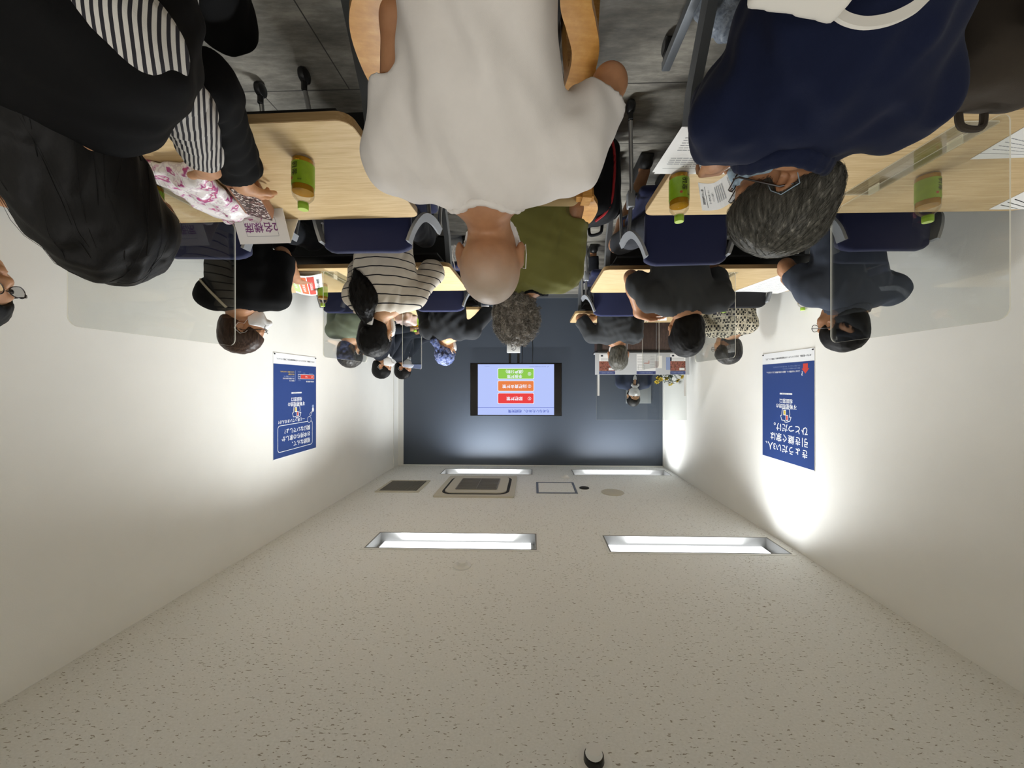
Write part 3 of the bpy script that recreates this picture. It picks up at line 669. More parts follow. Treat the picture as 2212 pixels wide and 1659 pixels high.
for (x0, x1, y0, y1), lab in zip(LIGHTS, LL):
    cx, cy = (x0+x1)/2, (y0+y1)/2; t = thing('ceiling_light', lab, 'ceiling light', (cx, cy, H), 0, 'recessed ceiling lamps'); hx, hy = (x1-x0)/2, (y1-y0)/2; d = .085
    b = MB(); w = .02
    for a, c, e, f in ((-hx, hx, -hy, -hy+.012), (-hx, hx, hy-.012, hy), (-hx, -hx+.012, -hy+.012, hy-.012), (hx-.012, hx, -hy+.012, hy-.012)): b.bx(a, c, e, f, -.004, d)
    b.bx(-hx, hx, -hy, hy, d, d+.015); b.build('housing', mt['reflector'], t, False)
    b = MB(); b.bx(-hx+.05, hx-.05, -hy+.013, hy-.013, d-.012, d-.002); b.build('diffuser', mt['lamp'], t, False)
    la = bpy.data.lights.new('lamp_light', 'AREA'); la.shape = 'RECTANGLE'; la.size = 2*hx-.42; la.size_y = 2*hy-.06; la.energy = LAMP*((1.2 if cy < 4 else .8) if cx > 0 else (.42 if cy < 4 else .5)); la.spread = math.radians(144); la.color = (.955, .985, 1)
    lo = link(bpy.data.objects.new('lamp_light', la)); lo.location = (cx, cy, H+d-.016)
    b = MB()
    for a, c, e, f in ((-hx-w, hx+w, -hy-w, -hy), (-hx-w, hx+w, hy, hy+w), (-hx-w, -hx, -hy, hy), (hx, hx+w, -hy, hy)): b.bx(a, c, e, f, -.004, 0)
    b.build('trim_ring', mt['wallw'], t, False)
# air conditioner cassette
t = thing('air_conditioner', 'square ceiling air conditioner cassette with dark rounded air slot', 'air conditioner', (.69, 4.77, H)); b = MB()
b.prism(rrect(-.475, -.475, .475, .475, .02), -.02, 0); b.build('panel', mt['beige'], t)
b = MB(); b.prism(rrect(-.41, -.41, .41, .41, .14), -.022, -.019); b.build('air_slot', mt['dkgap'], t)
b = MB(); b.prism(rrect(-.375, -.375, .375, .375, .11), -.034, -.021); o = b.build('cover', mt['beige'], t)
b = MB(); b.bx(-.25, .25, -.25, .25, -.0355, -.034); g = b.build('intake_grille', mt['dkgap'], t)
b = MB(); [b.bx(-.25, .25, -.25+i*.5/14-.009, -.25+i*.5/14+.009, -.041, -.0355) for i in range(15)]; [b.bx(-.25+i*.25-.006, -.25+i*.25+.006, -.25, .25, -.042, -.0355) for i in range(3)]; b.build('slats', mt['grille'], g)
t = thing('air_vent', 'square slatted vent grille on the ceiling by the bubble-poster wall', 'vent', (1.66, 4.75, H)); b = MB()
for a in ((-.27, .27, -.27, -.235), (-.27, .27, .235, .27), (-.27, -.235, -.235, .235), (.235, .27, -.235, .235)): b.bx(*a, -.012, 0)
b.build('frame', mt['beige'], t); b = MB(); b.bx(-.235, .235, -.235, .235, -.003, -.0005); [b.bx(-.232+i*.0193-.005, -.232+i*.0193+.005, -.235, .235, -.01, -.003) for i in range(25)]; b.build('slats', mt['grille'], t)
t = thing('access_panel', 'square ceiling hatch with a thin grey-blue frame', 'hatch', (-.30, 4.74, H)); b = MB()
for a in ((-.25, .25, -.25, -.222), (-.25, .25, .222, .25), (-.25, -.222, -.222, .222), (.222, .25, -.222, .222)): b.bx(*a, -.006, 0)
b.build('frame', mt['grblue'], t, False); b = MB(); b.bx(-.222, .222, -.222, .222, -.003, 0); b.build('door', mt['ceil'], t, False)
def disc(name, lab, cat, x, y, r, th, m, extra=None):
    t = thing(name, lab, cat, (x, y, H)); b = MB(); b.lathe([(r, 0), (r, -th*.6), (r*.86, -th), (.001, -th)][::1], seg=32); b.build('plate', mt[m], t, 40)
    if extra: extra(t)
    return t
disc('downlight', 'small dark round downlight beside the framed ceiling hatch', 'downlight', -.66, 4.73, .062, .012, 'dkgap')
disc('cover_plate', 'round beige blank plate on the ceiling, no frame', 'cover plate', -.98, 4.55, .135, .01, 'beige')
def cone_(t): b = MB(); b.lathe([(.042, -.012), (.03, -.035), (.012, -.04), (.001, -.04)], seg=24); b.build('sensor_head', mt['wallw'], t, 40)
disc('smoke_detector', 'round white smoke detector between the near lamp and the camera', 'smoke detector', .51, 2.68, .065, .014, 'wallw', cone_)
disc('heat_sensor', 'tiny round sensor on the ceiling near the far lamps', 'sensor', -.47, 5.27, .06, .014, 'wallw', cone_)
def spr(t):
    b = MB(); b.lathe([(.036, -.012), (.034, -.03), (.022, -.033), (.001, -.033)], seg=24); b.build('lens_ring', mt['tvblk'], t, 40)
    b = MB(); b.lathe([(.03, -.034), (.026, -.05), (.001, -.05)], seg=24); b.build('cap', mt['white'], t, 40)
disc('ceiling_sensor', 'round white ceiling fitting with dark ring, nearest the camera', 'sensor', -.215, 1.30, .062, .012, 'wallw', spr)

# ------------------------------------------------------------------ posters
def logo(p, x, y, s):
    pts = [(-.5, -.15), (-.42, .1), (-.62, .1), (-.5, .42), (-.1, .55), (.12, .55), (.12, .42), (.5, .42), (.64, .06), (.5, .02), (.42, -.55), (-.42, -.55)]
    p.stroke([(x+a*s, y+b*s) for a, b in pts], .055*s, 'pwhite', True); p.rect(x-.02*s, y-.45*s, x+.3*s, y+.0*s, 'pwhite'); p.rect(x+.03*s, y-.4*s, x+.26*s, y-.06*s, 'pyel')
    p.rect(x-.28*s, y-.05*s, x+.02*s, y+.42*s, 'pwhite'); p.rect(x-.22*s, y+.0*s, x-.04*s, y+.36*s, 'pred')
def poster(lab, o, u, w, h, fn):
    t = thing('wall_poster', lab, 'poster', o, 0, 'blue wall posters'); p = Panel(plane_T((0, 0, 0), u, (0, 0, 1)), ['pwhite', 'pblue'])
    n = np.cross(u, (0, 0, 1)); vs = [np.array(u, float)*x+np.array([0, 0, z])+n*k*.004 for k in (-.2, 1) for x, z in ((0, 0), (w, 0), (w, h), (0, h))]
    p.z = .0045; p.add(vs, [[3, 2, 1, 0], [4, 5, 6, 7], [0, 1, 5, 4], [1, 2, 6, 5], [2, 3, 7, 6], [3, 0, 4, 7]], 0)
    p.rect(0, .095, w, h-.006, 'pblue'); p.text('まずは一度相談、あなたにピッタリの不動産相続対策をご提案いたします。', w/2, .05, .0165, 'ink2', .01)
    p.text('不動産相続の', w/2, .452, .042, 'pwhite', .012); p.text('相談窓口', w/2, .408, .04, 'pwhite', .012); p.rr(w/2-.075, .345, w/2+.075, .358, .003, 'pwhite'); p.text('いえ・土地の無料相談', w/2, .3515, .0095, 'ink2')
    fn(p, w, h); logo(p, w/2, .53, .1); o2 = p.done('sheet', t)
    for x, z in ((.012, .012), (w-.012, .012)):
        b = MB(); b.lathe([(.006, 0), (.005, .006), (.001, .007)], np.array(u)*x+n*.0055+np.array([0, 0, z]), 10, 0, np.stack([np.array(u, float), np.array([0, 0, 1.]), n], 1)); b.build('pushpin', mt['black'], t, 40)
def pA(p, w, h):
    for i, (s_, sz) in enumerate((('きょうだい3人、', .075), ('引き継ぐ家は', .075), ('ひとつだけ。', .075))): p.text(s_, .06, h-.115-i*.088, sz, 'pwhite', .011, 'LEFT')
    p.text('?', .125, .185, .05, 'pwhite', .02)
    p.poly([(.065, .112), (.115, .112), (.115, .15), (.13, .15), (.09, .19), (.05, .15), (.065, .15)], 'pred')
    p.text('このような状態から、遺産の分割は簡単にはいきません。', .145, .168, .0165, 'pwhite', .01, 'LEFT'); p.text('相続人の間で不動産をどう分けるか、', .145, .143, .0125, 'plav', 0, 'LEFT'); p.text('だれに相談すればよいか、早めに話し合うことが大切です。', .145, .124, .0125, 'plav', 0, 'LEFT')
def pB(p, w, h):
    for i, s_ in enumerate(('相続なんて、', 'お金持ちの家しか', '関係ないでしょ?')): p.text(s_, .1, h-.105-i*.062, .052, 'pwhite', .011, 'LEFT')
    p.stroke(rrect(.065, h-.285, w-.055, h-.055, .025), .005, 'pwhite', True); p.text('―と思っていませんか?', .19, h-.318, .036, 'pwhite', .01, 'LEFT')
    for x, y, r in ((.115, h-.302, .03), (.092, h-.352, .014), (.078, h-.37, .009)):
        c = [(x+r*math.cos(a), y+r*math.sin(a)) for a in np.linspace(0, 2*PI, 24, endpoint=False)]; p.poly(c, 'pblue'); p.stroke(c, .0035, 'pwhite', True)
    p.poly([(.055+.016*math.cos(a), h-.395+.024*math.sin(a)) for a in np.linspace(0, 2*PI, 20, endpoint=False)], 'pwhite'); p.poly([(.055+.018*math.cos(a), h-.43+.014*math.sin(a)) for a in np.linspace(0, 2*PI, 20, endpoint=False)], 'plav')
    p.text('相続税の課税対象', .04, .245, .016, 'pwhite', .01, 'LEFT'); p.rect(.035, .178, .29, .222, 'pwhite'); p.rect(.038, .181, .25, .219, 'pred'); p.rect(.252, .181, .287, .219, 'pblue'); p.text('全体', .07, .2, .017, 'pwhite'); p.text('不動産', .16, .2, .014, 'pwhite'); p.text('現金', .27, .2, .013, 'pwhite')
    p.text('遺産の内訳', .06, .167, .012, 'plav', 0, 'LEFT'); p.text('約65％', .2, .165, .012, 'plav'); p.text('約35％', .27, .235, .012, 'plav'); p.text('基礎控除', .27, .155, .012, 'plav')
    p.stroke([(.33, .145), (.33, .245)], .003, 'plav'); 
    for i, (s_, k) in enumerate((('財産のうち', 'pwhite'), ('多くの割合を占めるのは', 'pwhite'), ('分けにくい不動産です。', 'plav'), ('早めの準備が', 'pyel'), ('もめない相続につながります。', 'pyel'))): p.text(s_, .345, .24-i*.02, .0145, k, .008, 'LEFT')
poster('blue poster with large white lettering and a question mark, no speech bubble', (XL+.001, 2.81, 1.18), (0, 1, 0), .62, .92, pA)
poster('blue poster with lettering in a white speech bubble and a red bar chart', (XR-.001, 3.70, 1.18), (0, -1, 0), .62, .92, pB)

# ------------------------------------------------------------------ screen on its stand
t = thing('television', 'large black flat screen showing a pale blue slide with three coloured boxes', 'television', (.249, 5.58, 0)); b = MB(); w, h, zc = 1.385, .80, 1.532
b.bx(-w/2, w/2, 0, .06, zc-h/2, zc+h/2, .006); b.build('casing', mt['tvblk'], t)
p = Panel(plane_T((0, -.001, zc), (1, 0, 0), (0, 0, 1)), ['off', 's_bg']); p.rect(-w/2+.012, -h/2+.014, w/2-.012, h/2-.012, 'off'); sx0, sx1, sy0, sy1 = -.575, .575, -h/2+.02, h/2-.016
p.rect(sx0, sy0, sx1, sy1, 's_bg'); p.rect(sx0, sy1-.117, sx1, sy1-.110, 's_blu'); p.text('もめないための、相続対策', sx0+.07, sy1-.06, .052, 's_blu', .01, 'LEFT')
for i, (k, n_, tx) in enumerate((('s_red', '①', ('節税対策',)), ('s_org', '②', ('納税資金対策',)), ('s_grn', '③', ('争族対策', '(遺産分割)')))):
    y0 = sy1-.325-i*.186; p.rr(-.277, y0-.008, .277, y0+.158, .02, 's_w'); p.rr(-.268, y0, .268, y0+.15, .016, k); p.text(n_, -.205, y0+.075, .06, 's_w', .012)
    for j, s_ in enumerate(tx): p.text(s_, .02, y0+(.075 if len(tx) == 1 else .112-.07*j), .062 if len(tx) == 1 else .058, 's_w', .015)
p.text('株式会社 不動産相続の相談窓口', sx0+.12, sy0+.035, .018, 's_gry', 0, 'LEFT'); p.stroke([(sx0+.08, sy0+.025), (sx0+.1, sy0+.045)], .006, 's_gry'); p.text('2022年7月', sx1-.14, sy0+.03, .016, 's_gry')
p.done('screen', t)
b = MB()
for x in (-.035, .095): b.bx(x-.018, x+.018, .065, .105, .1, 1.6, .004)
b.bx(-.5, .55, -.12, .30, .03, .06, .008); b.bx(-.06, .12, .06, .11, .06, .1); b.bx(-.2, .26, .055, .075, 1.35, 1.7); b.build('stand', mt['tvblk'], t)
b = MB(); b.bx(-.1, .16, -.08, .12, .835, .85, .004); b.build('shelf', mt['tvblk'], t)
b = MB(); b.tube([(-.09, .05, 1.16), (-.1, .06, .8), (-.085, .08, .4), (-.05, .1, .07)], .005, 6); b.build('cable', mt['black'], t)
t = thing('speaker_box', 'small white box with a ring mark on the screen stand', 'box', (.28, 5.56, .851)); b = MB(); b.bx(-.1, .1, -.06, .08, 0, .13, .008); b.build('case', mt['white'], t)
p = Panel(plane_T((0, -.0605, .062), (1, 0, 0), (0, 0, 1)), ['ink2']); p.stroke([(.035*math.cos(a), .035*math.sin(a)) for a in np.linspace(.3, 2*PI+.1, 22)], .007, 'ink2'); p.text('O', .008, .01, .03, 'ink2', .02); p.done('ring_mark', t)
b = MB(); b.tube([P(1149, 660, 5.97), P(1148, 700, 5.96), P(1151, 750, 5.95), P(1150, 800, 5.9)], .006, 6); tag(b.build('power_cable', mt['black'], None, True), 'thin black cable hanging down the slate wall behind the screen', 'cable')

# ------------------------------------------------------------------ tables
TW, TD, TZ = 1.57, .60, .72
def table_root(lab, x, y, rz):
    t = thing('folding_table', lab, 'table', (x, y, 0), rz, 'oak laminate folding tables'); b = MB()
    b.prism(rrect(-TW/2, -TD/2, TW/2, TD/2, .04), TZ-.026, TZ-.001); top = b.build('tabletop', mt['tedge'], t)
    b = MB(); b.prism(rrect(-TW/2+.002, -TD/2+.002, TW/2-.002, TD/2-.002, .038), TZ-.0012, TZ); b.build('laminate_surface', mt['table'], top, False)
    b = MB(); b.bx(-TW/2+.12, TW/2-.12, .15, .165, .36, .62, .004); b.build('modesty_panel', mt['blackm'], t)
    b = MB(); b.bx(-TW/2+.11, TW/2-.11, -.17, .12, .585, .6, .003); b.build('shelf', mt['blackm'], t)
    for x in (-1, 1):
        X = x*(TW/2-.085); b = MB()
        b.bx(X-.018, X+.018, -.27, .27, .085, .125, .006); b.sweep([(X, -.2, .12), (X, .0, .42), (X, .07, .66)], [(-.03, -.016), (.03, -.016), (.03, .016), (-.03, .016)], 0, False, (1, 0, 0)); b.bx(X-.03, X+.03, -.22, .24, .66, .694, .006)
        l = b.build('leg', mt['mgray'], t)
        for y in (-.25, .25):
            b = MB(); b.lathe([(.0, -.016), (.026, -.016), (.034, -.01), (.034, .01), (.026, .016), (.0, .016)], (X, y, .035), 18, 0, rotm(0, PI/2, 0)); b.bx(X-.013, X+.013, y-.02, y+.02, .04, .085, .006); b.build('caster', mt['black'], l)
    return t
TX = .48+TW/2
tb = table_root('oak table in the near row, with the floral bag and glitter purse on it', TX+.02, 1.33, .027)
for lab, x, y in (('oak table in the near row, at the person in the navy polo', -TX, 1.32), ('oak table in the middle row, at the ponytailed person in stripes', TX+.03, 2.60), ('oak table in the middle row, at the person in charcoal with a raised hand', -TX+.02, 2.68), ('oak table in the front row, at the person in the blue bandana', TX, 3.93), ('oak table in the front row, at the person in the geometric print', -TX+.035, 4.14)):
    dup(tb, (x, y, 0), .027 if x > 0 else 0, lab)

# ------------------------------------------------------------------ nesting chairs
def chair_root(lab, x, y, rz, fab='blue'):
    t = thing('nesting_chair', lab, 'chair', (x, y, 0), rz, 'nesting chairs on casters')          # origin under the seat centre, faces +y
    S = SDF(); S.box((0, .0, .435), (.225, .22, .03), None, .03, .01); o = S.mesh('seat', .012, mt[fab], t)
    b = MB(); N = 14; pts = []
    for i in range(N+1):
        u = -1+2*i/N; x0 = .205*u; yb = -.215-.03*(1-u*u); e = .012*max(0, abs(u)-.8)/.2
        pts.append((x0, yb, .555+e*2, .845-.008*u*u-e*2))
    for k, (dy, rev) in enumerate(((0, 0), (-.035, 1))): b.add([(p[0], p[1]+dy+.02*(q), p[2+q]) for p in pts for q in (0, 1)], [([2*i, 2*i+1, 2*i+3, 2*i+2] if rev else [2*i, 2*i+2, 2*i+3, 2*i+1]) for i in range(N)])
    n = 2*(N+1); ring = [(2*i) for i in range(N+1)]+[2*i+1 for i in range(N, -1, -1)]
    b.f += [(ring[(i+1) % len(ring)], ring[i], ring[i]+n, ring[(i+1) % len(ring)]+n) for i in range(len(ring))]; b.m += [0]*len(ring)
    o = b.build('backrest', mt[fab], t, 50); m = o.modifiers.new('soft_edge', 'BEVEL'); m.width = .011; m.segments = 3; m.limit_method = 'ANGLE'; m.angle_limit = .8
    for x in (-1, 1):
        b = MB(); b.sweep(smooth_path([(x*.2, -.245, .80), (x*.225, -.24, .73), (x*.255, -.2, .665), (x*.27, -.09, .635), (x*.268, .06, .625)]), lambda q: [(-.024+.006*q, -.007), (.024-.006*q, -.007), (.024-.006*q, .007), (-.024+.006*q, .007)], 0, False, (x, 0, .4)); b.build('arm', mt['gray'], t)
        b = MB(); b.tube([(x*.266, .05, .62), (x*.262, .1, .45), (x*.268, .2, .09)], .0105, 10); b.tube([(x*.262, -.12, .645), (x*.255, -.16, .43), (x*.28, -.25, .10)], .0105, 10); b.tube([(x*.255, -.16, .43), (x*.2, -.1, .405), (x*.2, .15, .405), (x*.262, .1, .45)], .0105, 8)
        l = b.build('side_frame', mt['chrome'], t)
        b = MB(); b.bx(x*.256-.02, x*.256+.02, -.17, -.12, .41, .5, .008); b.build('bracket', mt['gray'], l)
        for xx, yy in ((x*.268, .205), (x*.28, -.258)):
            b = MB(); b.lathe([(0, -.02), (.02, -.02), (.032, -.012), (.035, 0), (.032, .012), (.02, .02), (0, .02)], (xx, yy, .035), 16, 0, rotm(0, PI/2, 0)); b.tube([(xx, yy, .05), (xx, yy, .1)], .013, 8); b.build('caster', mt['black'], l)
    return t
ch = chair_root('blue-backed chair of the ponytailed person in the striped top', .767, 1.93, 0)
for lab, x, y, rz in (('blue-backed chair of the person in black with a beige strap', 1.60, 1.99, -.05), ('blue-backed chair of the person in charcoal with a raised hand', -.795, 2.15, .05), ('blue-backed chair of the person in the blue-grey shirt', -1.61, 1.97, .0),
                      ('blue-backed chair of the person in the blue bandana', .78, 3.33, .0), ('blue-backed chair of the cropped grey-haired person in the charcoal T-shirt', -.756, 3.58, 0), ('dark blue-backed chair of the person in the sage shirt', 1.60, 3.37, 0),
                      ('chair under the long-haired person in black, mostly out of frame', .84, .44, 0), ('chair under the person in the navy polo, mostly out of frame', -.6, .56, 0), ('chair under the person in glasses at the photo edge', 1.84, .74, .3)): dup(ch, (x, y, 0), rz, lab)
cb = chair_root('black-backed chair of the person in the geometric print', -1.66, 3.24, 0, 'blk_fab')
for lab, x, y, rz in (('black chair holding the brown backpack', -1.14, .86, .1), ('black chair by the slate wall, under the masked person nearest the camera', 1.8, 4.62, PI/2), ('black chair by the slate wall, under the masked person nearest the screen', 1.8, 5.12, PI/2)): dup(cb, (x, y, 0), rz, lab)

# ------------------------------------------------------------------ beech armchairs in the aisle
def armchair(lab, x, y, rz):
    t = thing('wooden_armchair', lab, 'chair', (x, y, 0), rz, 'bentwood armchairs in the aisle')
    S = SDF(); S.box((0, .02, .42), (.185, .23, .045), None, .04, .01); S.mesh('seat_cushion', .012, mt['cushion'], t)
    S = SDF(); S.box((0, -.225, .62), (.155, .032, .17), rotm(-.12, 0, 0), .03, .01); S.mesh('back_cushion', .012, mt['cushion'], t)
    b = MB(); b.bx(-.2, .2, -.22, .25, .345, .375, .01); b.build('seat_frame', mt['beech'], t)
    for s in (-1, 1):
        b = MB(); W_ = [(-.031, -.011), (.031, -.011), (.031, .011), (-.031, .011)]
        pts = [(.165, -.26, .79), (.168, -.225, .715), (.175, -.17, .685), (.19, -.09, .68), (.215, -.04, .677), (.243, .02, .675), (.252, .09, .672), (.246, .18, .668), (.218, .255, .655)]
        q = np.array(pts); fine = []
        for i in range(len(q)-1):
            p0, p1, p2, p3 = q[max(i-1, 0)], q[i], q[i+1], q[min(i+2, len(q)-1)]
            for u in np.linspace(0, 1, 6, endpoint=False): fine.append(.5*((2*p1)+(-p0+p2)*u+(2*p0-5*p1+4*p2-p3)*u*u+(-p0+3*p1-3*p2+p3)*u**3))
        fine.append(q[-1]); b.sweep([(s*a, c, d) for a, c, d in fine], W_); b.build('arm', mt['beech'], t, 50)
        b = MB(); b.sweep([(s*.238, .13, .66), (s*.225, .15, .35), (s*.215, .2, .002)], [(-.013, -.022), (.013, -.022), (.013, .022), (-.013, .022)], 0, False, (0, 1, 0)); b.build('leg', mt['beech'], t)
        b = MB(); b.sweep([(s*.168, -.262, .8), (s*.185, -.23, .4), (s*.2, -.28, .002)], [(-.016, -.026), (.016, -.026), (.016, .026), (-.016, .026)], 0, False, (0, 1, 0)); b.build('leg', mt['beech'], t)
    return t
ac = armchair('golden bentwood armchair under the shaven-headed person in the white top', .115, .80, -.15)
dup(ac, (-.01, 1.58, 0), -.05, 'golden bentwood armchair of the curly-haired person in olive')

# ------------------------------------------------------------------ the people
def v(*a): return np.array(a, float)
# shaven head, white top, back to the camera
t3, i3 = person('person with a shaven head in a plain off-white top, back to the camera', (.10, .60, .56), (.108, .85, 1.02), (.107, .95, 1.126), (0, -4, 0), skinm='skS', shirt=('wshirt', {1: .52, -1: .64}), pants='trg', hairs=('none', ''),
    arms={1: (v(.262, .73, .73), v(.24, .98, .71)), -1: (v(-.178, .86, .757), v(-.13, 1.10, .73))}, res=.006, sh={1: v(.287, .80, .955), -1: v(-.078, .80, .955)}, w=.158, d=.105, infl=.017, collar='crew', amp=.005)
hd, Rh = i3['hd'], i3['Rh']
add_mask(t3, i3['root'], hd, Rh, 1.0, mt['mask'], .006)
# grey-haired person in navy polo, head turned and bent over the handout
t4, i4 = person('person with grey hair in a navy polo shirt, mask and glasses, reading a handout', (-.61, .58, .56), (-.535, .785, .935), (-.60, .92, .995), (-62, -28, 0), skinm='skB', shirt=('navy', .97), pants='trs', hairs=('short', 'hgrey'),
    arms={1: (v(-.45, .89, .775), v(-.56, 1.14, .775)), -1: (v(-.81, .90, .76), v(-.72, 1.17, .765))}, res=.006, sh={1: v(-.41, .775, .90), -1: v(-.715, .74, .90)}, w=.17, d=.125, infl=.02, legs={1: (v(-.67, 1.0, .52), v(-.66, .95, .09)), -1: (v(-.86, 1.0, .52), v(-.88, .95, .09))}, collar='polo', mask='maskb', glasses=True, amp=.007)
# long-haired person in black at the glitter purse
t1, i1 = person('person with long straight black hair in black clothes, one striped sleeve showing', (.645, .45, .56), (.735, .58, 1.03), (.797, .68, 1.127), (-32, -12, 0), skinm='skC', shirt=('blkcloth', {1: .5, -1: 0}), pants='blkcloth', hairs=('long', 'hblack'),
    arms={1: (v(.72, .80, .785), v(.945, 1.185, .80)), -1: (v(.70, .72, .895), v(.905, 1.01, .845))}, res=.006, sh={-1: v(.56, .50, .965), 1: v(.93, .60, .97)}, w=.165, d=.115, infl=.02, vest=.865, neckhole=False,
    hands={1: dict(d=v(.10, .30, -.06), up=v(.3, -.1, 1), curl=(.25, .35, .3)), -1: dict(d=v(.25, .5, -.18), up=v(-.5, .1, .8), curl=(.9, 1.1, .8), thumb=.3)}, legs={-1: (v(.80, .94, .50), v(.80, .86, .09)), 1: (v(.97, .93, .50), v(.97, .85, .09))})
def sleeve(t, i, a, b, c, ra, rb, rc_, mat, nm, disp=.004, flat=True, extra=None):
    S = SDF();
    if extra: extra(S)
    S.cap(a, b, ra, rb, .03); S.cap(b, c, rb, rc_, .03, flat=flat); S.disp.append(folds(disp, 21, (.04, .09))); return S.mesh(nm, .006, mat, t, i['root'])
A = i1['A'][1]; q = A[0]+(A[1]-A[0])*.74; sleeve(t1, i1, v(.84, .70, .86), A[0], q, .07, .058, .066, mt['blkcloth'], 'black_sleeve')
A = i1['A'][-1]; sleeve(t1, i1, i1['sh'][-1], A[0], A[0]+(A[1]-A[0])*.74, .054, .05, .044, mt['pinstripe'], 'striped_sleeve', extra=lambda S: S.cap(i1['sh'][-1], i1['root']+v(0, 0, .56)+(i1['nk']-i1['root']-v(0, 0, .56))*.86, .054, .08, .04))
S = SDF(); S.ell((.725, .66, .68), (.09, .09, .13), None, .03); S.disp.append(folds(.005, 8)); S.mesh('striped_shirt_front', .008, mt['pinstripe'], t1, i1['root'])
# face in profile at the frame's edge
t2, i2 = person('person in glasses seen in profile at the photo edge, beside the clear divider', (1.86, .82, .56), (1.83, 1.02, 1.02), (1.768, 1.10, 1.155), (72, -4, 0), yaw=10, skinm='skC', shirt=('blkcloth', .9), hairs=('bob', 'hblack'), glasses=True, eyes=True, res=.007,
    arms={-1: (v(1.66, 1.00, .79), v(1.80, 1.25, .79)), 1: (v(2.06, 1.1, .78), v(1.94, 1.33, .765))}, hands={-1: dict(d=v(.1, .5, -.2), curl=(.6, .8, .6))})
# middle row
t5, i5 = person('person in a black top with a beige bag strap, brown hair, mask and glasses', (1.60, 1.97, .56), (1.60, 2.01, 1.01), (1.645, 2.07, 1.14), (58, -6, 0), yaw=8, skinm='skB', shirt=('blkcloth', .95), hairs=('short', 'hbrown'), mask='mask', glasses=True, res=.0075,
    sh={-1: v(1.455, 2.05, .95), 1: v(1.765, 2.0, .955)}, arms={-1: (v(1.43, 2.08, .705), v(1.565, 2.43, .755)), 1: (v(1.83, 2.2, .77), v(1.70, 2.42, .765))}, infl=.022, hands={-1: dict(d=v(-.12, .3, -.02), up=v(.1, 0, 1), curl=(.5, .6, .4)), 1: dict(d=v(-.5, .4, -.05), curl=(.7, .8, .5))})
t6, i6 = person('person with a black ponytail in a cream top with thin dark stripes', (.79, 1.91, .56), (.79, 2.01, 1.03), (.885, 2.09, 1.165), (8, 0, 10), skinm='skA', shirt=('breton', 1.78), hairs=('pony', 'hblack'), res=.007,
    sh={1: v(.955, 2.0, .965), -1: v(.655, 2.0, .965)}, arms={1: (v(1.02, 2.18, .78), v(.93, 2.43, .765)), -1: (v(.585, 2.14, .80), v(.72, 2.42, .765))}, infl=.016, mask='mask')
root = i6['root']; S = SDF(); S.cap((.885, 1.975, 1.125), (.88, 1.93, 1.07), .02, .045, .02); S.ell((.868, 1.885, .985), (.072, .05, .105), rotm(0, -.12, 0), .03); S.cap((.88, 1.88, .93), (.895, 1.84, .88), .035, .01, .03); S.disp.append(folds(.005, 4, (.02, .05), 6, .2))
vs, Q = S.arrays(.006, root); vs, Q = strands(vs, Q, 500, .09, 5, lambda p: v(0, 0, -1.), .0007, .012); quad_obj('ponytail', vs, Q, mt['hblack'], t6)
b = MB(); b.box(P(798, 692, 1.955)-root, (.018, .012, .022), rotm(0, .2, 0), .005); b.build('hair_clip', mt['white'], t6)
t7, i7 = person('person with curly grey hair in an olive top, seated in the aisle', (-.01, 1.48, .56), (.02, 1.69, 1.0), (.075, 1.75, 1.11), (5, -8, 0), skinm='skB', shirt=('olive', .84, 'blkcloth'), hairs=('curly', 'hcurl'), collar='crew', res=.007,
    sh={1: v(.185, 1.67, .95), -1: v(-.145, 1.655, .95)}, arms={-1: (v(-.175, 1.56, .715), v(-.12, 1.86, .72)), 1: (v(.23, 1.62, .72), v(.16, 1.9, .73))}, infl=.02, amp=.006)
t8, i8 = person('person in a charcoal T-shirt with black hair, one hand raised to the chin', (-.80, 2.12, .56), (-.862, 2.14, 1.03), (-.893, 2.19, 1.143), (4, -4, 0), skinm='skB', shirt=('charcoal', .78), hairs=('short', 'hblack'), pants='trg', shorts=True, shoes='sand', res=.007, s=1.1,
    sh={1: v(-.675, 2.11, .965), -1: v(-1.04, 2.11, .965)}, arms={1: (v(-.60, 2.27, .80), v(-.685, 2.40, .995)), -1: (v(-1.1, 2.28, .77), v(-1.0, 2.52, .765))}, hands={1: dict(d=v(-.8, .1, .04), up=v(.1, .9, .4), curl=(.2, .5, .4), thumb=.5)}, infl=.017, legs={1: (v(-.56, 2.46, .53), v(-.72, 2.40, .09)), -1: (v(-.98, 2.5, .53), v(-.92, 2.5, .09))})
t9, i9 = person('person in a blue-grey collared shirt by the wall, hands clasped at the elbow', (-1.61, 1.96, .56), (-1.655, 1.985, 1.03), (-1.625, 2.0, 1.145), (-18, -3, 0), skinm='skB', shirt=('bluegrey', {1: .66, -1: .9}), hairs=('short', 'hblack'), glasses=True, collar='shirt', res=.007,
    sh={1: v(-1.475, 1.99, .96), -1: v(-1.84, 1.96, .96)}, arms={1: (v(-1.45, 2.16, .77), v(-1.59, 2.36, .79)), -1: (v(-1.84, 2.2, .775), v(-1.73, 2.38, .78))}, infl=.018, hands={1: dict(d=v(-.6, .3, .35), curl=(.6, .7, .5)), -1: dict(d=v(.7, .2, .3), curl=(.5, .6, .5))})
